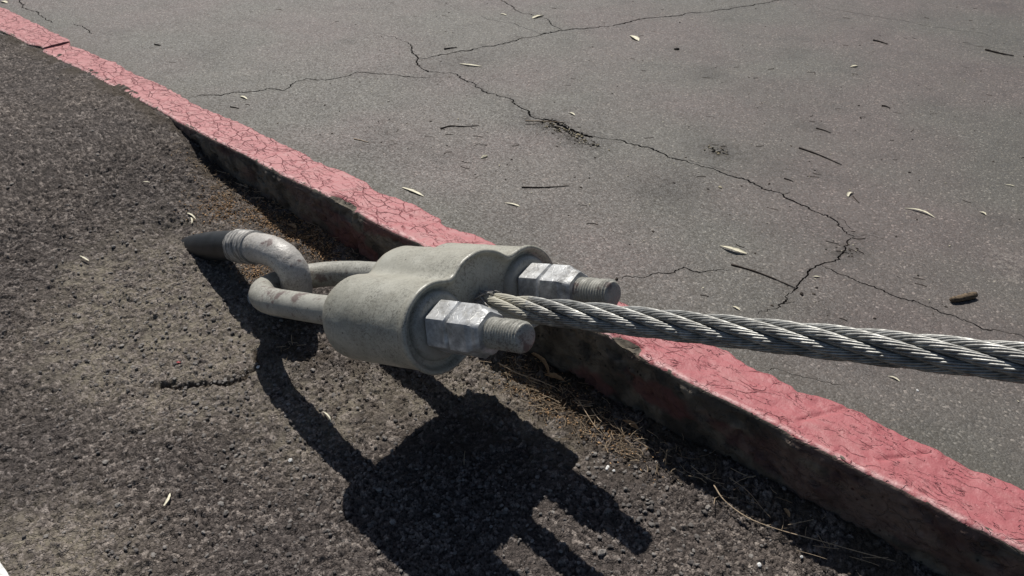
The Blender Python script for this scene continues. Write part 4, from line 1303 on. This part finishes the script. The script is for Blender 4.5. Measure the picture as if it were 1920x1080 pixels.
def mk_chip(mb, s_, n_, r_, rs__, sz=(0.002, 0.007), thin=0.18):
    z = surf(s_, n_, rs__); c = world_of(s_, n_, z + r_.uniform(0, 0.004))
    L = r_.uniform(*sz); a = r_.uniform(0, 6.28); b_ = r_.normal(0, .5)
    ax = np.array([math.cos(a), math.sin(a), b_ * .6]); ay = np.array([-math.sin(a), math.cos(a), r_.normal(0, .4)]); az = np.cross(ax, ay)
    V = np.array([c + ax * L, c - ax * L, c + ay * L * r_.uniform(.3, .6), c - ay * L * r_.uniform(.3, .6), c + az * L * thin, c - az * L * thin])
    F_ = np.array([[0, 2, 4], [2, 1, 4], [1, 3, 4], [3, 0, 4], [2, 0, 5], [1, 2, 5], [3, 1, 5], [0, 3, 5]])
    mb.add(V, F_, tone=r_.random())


ICO_V = None


def mk_stone(mb, s_, n_, r_, rs__, sz=(0.0018, 0.0055)):
    z = surf(s_, n_, rs__); L = sz[0] + (sz[1] - sz[0]) * r_.random() ** 2.2; c = world_of(s_, n_, z + L * 0.10)
    g = (1 + 5 ** .5) / 2
    B = np.array([(-1, g, 0), (1, g, 0), (-1, -g, 0), (1, -g, 0), (0, -1, g), (0, 1, g), (0, -1, -g), (0, 1, -g), (g, 0, -1), (g, 0, 1), (-g, 0, -1), (-g, 0, 1)]) / 1.9
    B = B * (1 + r_.uniform(-.22, .22, (12, 1))) * np.array([1, r_.uniform(.55, .95), r_.uniform(.30, .55)])
    a = r_.uniform(0, 6.28); R = np.array([[math.cos(a), -math.sin(a), 0], [math.sin(a), math.cos(a), 0], [0, 0, 1]])
    Fi = np.array([(0, 11, 5), (0, 5, 1), (0, 1, 7), (0, 7, 10), (0, 10, 11), (1, 5, 9), (5, 11, 4), (11, 10, 2), (10, 7, 6), (7, 1, 8), (3, 9, 4), (3, 4, 2), (3, 2, 6), (3, 6, 8), (3, 8, 9), (4, 9, 5), (2, 4, 11), (6, 2, 10), (8, 6, 7), (9, 8, 1)])
    mb.add(B @ R.T * L + c, Fi, tone=r_.random() ** 1.5)


scatter('straw_litter', [(975, 705, (.05, .022), 79), (1020, 745, (.05, .025), 64), (1070, 770, (.06, .025), 72), (1130, 810, (.06, .022), 50), (1190, 845, (.06, .02), 36), (1300, 890, (.10, .018), 36), (1450, 960, (.12, .016), 32), (430, 350, (.10, .03), 43), (520, 400, (.1, .025), 36), (650, 470, (.12, .02), 32), (545, 640, (.03, .03), 10), (380, 330, (.08, .03), 28)],
        M_straw, 'loose dry straw and needles gathered along the kerb foot', mk_straw, 21)
scatter('leaf_litter', [(430, 395, (.05, .035), 650), (400, 380, (.05, .04), 260), (500, 415, (.05, .025), 468), (570, 440, (.05, .022), 546), (610, 470, (.04, .02), 260), (470, 508, (.025, .02), 338), (540, 430, (.08, .02), 390), (980, 710, (.05, .02), 338), (1050, 760, (.06, .022), 338), (1130, 815, (.06, .02), 260), (430, 350, (.1, .03), 156)],
        M_mulch, 'orange brown leaf crumbs heaped against the kerb foot', lambda mb, s_, n_, r_, q: mk_chip(mb, s_, n_, r_, q, (0.0012, 0.0040)), 22)
scatter('dirt_crumbs', [(1060, 760, (.08, .03), 240), (1120, 800, (.08, .03), 220), (700, 690, (.07, .05), 260), (820, 700, (.06, .05), 220), (600, 660, (.06, .05), 120), (430, 330, (.12, .03), 200), (1250, 870, (.1, .02), 200), (1450, 960, (.15, .02), 200), (640, 720, (.07, .05), 150)],
        M_dark, 'dark crumbs of soil scattered over the coarse asphalt by the socket', lambda mb, s_, n_, r_, q: mk_stone(mb, s_, n_, r_, q, (0.0012, 0.0050)), 23)
scatter('gravel', [(300, 600, (.20, .14), 450), (200, 560, (.2, .14), 200), (520, 850, (.16, .14), 350), (250, 900, (.25, .2), 450), (1100, 1000, (.2, .12), 350), (1250, 950, (.15, .07), 250), (350, 720, (.12, .1), 250), (600, 980, (.2, .16), 350), (150, 400, (.3, .2), 250), (950, 900, (.2, .14), 250), (430, 560, (.10, .08), 125)],
        M_stone, 'loose grey gravel strewn on the coarse asphalt', lambda mb, s_, n_, r_, q: mk_stone(mb, s_, n_, r_, q, (0.0015, 0.0062)), 24)
rr_ = [(u, v, (.35, .35), 26) for u in (300, 700, 1100, 1500, 1850) for v in (40, 140, 260, 400)] + [(1700, 520, (.2, .2), 30), (1650, 700, (.2, .1), 14)]
rr_ = [(u, v, r, c) for (u, v, r, c) in rr_ if sn(at(u, v, 0))[1] > 1.6] + [(1030, 240, (.05, .02), 30), (1080, 262, (.04, .015), 24), (1590, 470, (.025, .025), 14), (850, 300, (.25, .12), 24), (1000, 400, (.2, .1), 16), (700, 220, (.2, .1), 16)]


def mk_roadbit(mb, s_, n_, r_, q):
    if n_ < 1.27: return
    mk_stone(mb, s_, n_, r_, q, (0.0012, 0.0045))


def mk_roadstraw(mb, s_, n_, r_, q):
    if n_ < 1.27: return
    z = surf(s_, n_, True); A = world_of(s_, n_, z + 0.001); L = r_.uniform(.008, .03); a = r_.normal(2.9, .5)
    d = np.array([math.cos(a), math.sin(a), 0]); sd = np.array([-d[1], d[0], 0]); t = np.linspace(-.5, .5, 4)
    P = A + t[:, None] * L * d + ((.25 - t ** 2) * r_.normal(0, .12) * L * 4)[:, None] * sd
    V, Fq, Ft = tube(P, r_.uniform(.0004, .0009), 3, False); mb.add(V, Fq, tone=r_.random())


scatter('road_grit', rr_, M_dark, 'dark specks of grit on the road surface', mk_roadbit, 25, True)
scatter('pale_grit', [(u, v, r, max(3, c // 2)) for (u, v, r, c) in rr_], M_leaf, 'pale specks and seed husks on the road surface', lambda mb, s_, n_, r_, q: mk_chip(mb, s_, n_, r_, q, (0.0012, 0.0042)) if n_ > 1.27 else None, 26, True)
scatter('road_straws', [(u, v, r, max(3, c // 3)) for (u, v, r, c) in rr_], M_twig, 'fine dark needles on the road surface', mk_roadstraw, 27, True)
scatter('crack_debris', [(1035, 236, (.035, .010), 40), (1075, 252, (.03, .008), 40), (1105, 268, (.03, .006), 16), (1345, 285, (.02, .012), 26)], M_moss, 'dry straw caught in the crumbled crack', lambda mb, s_, n_, r_, q: mk_chip(mb, s_, n_, r_, q, (0.0015, 0.009), .08), 28, True)
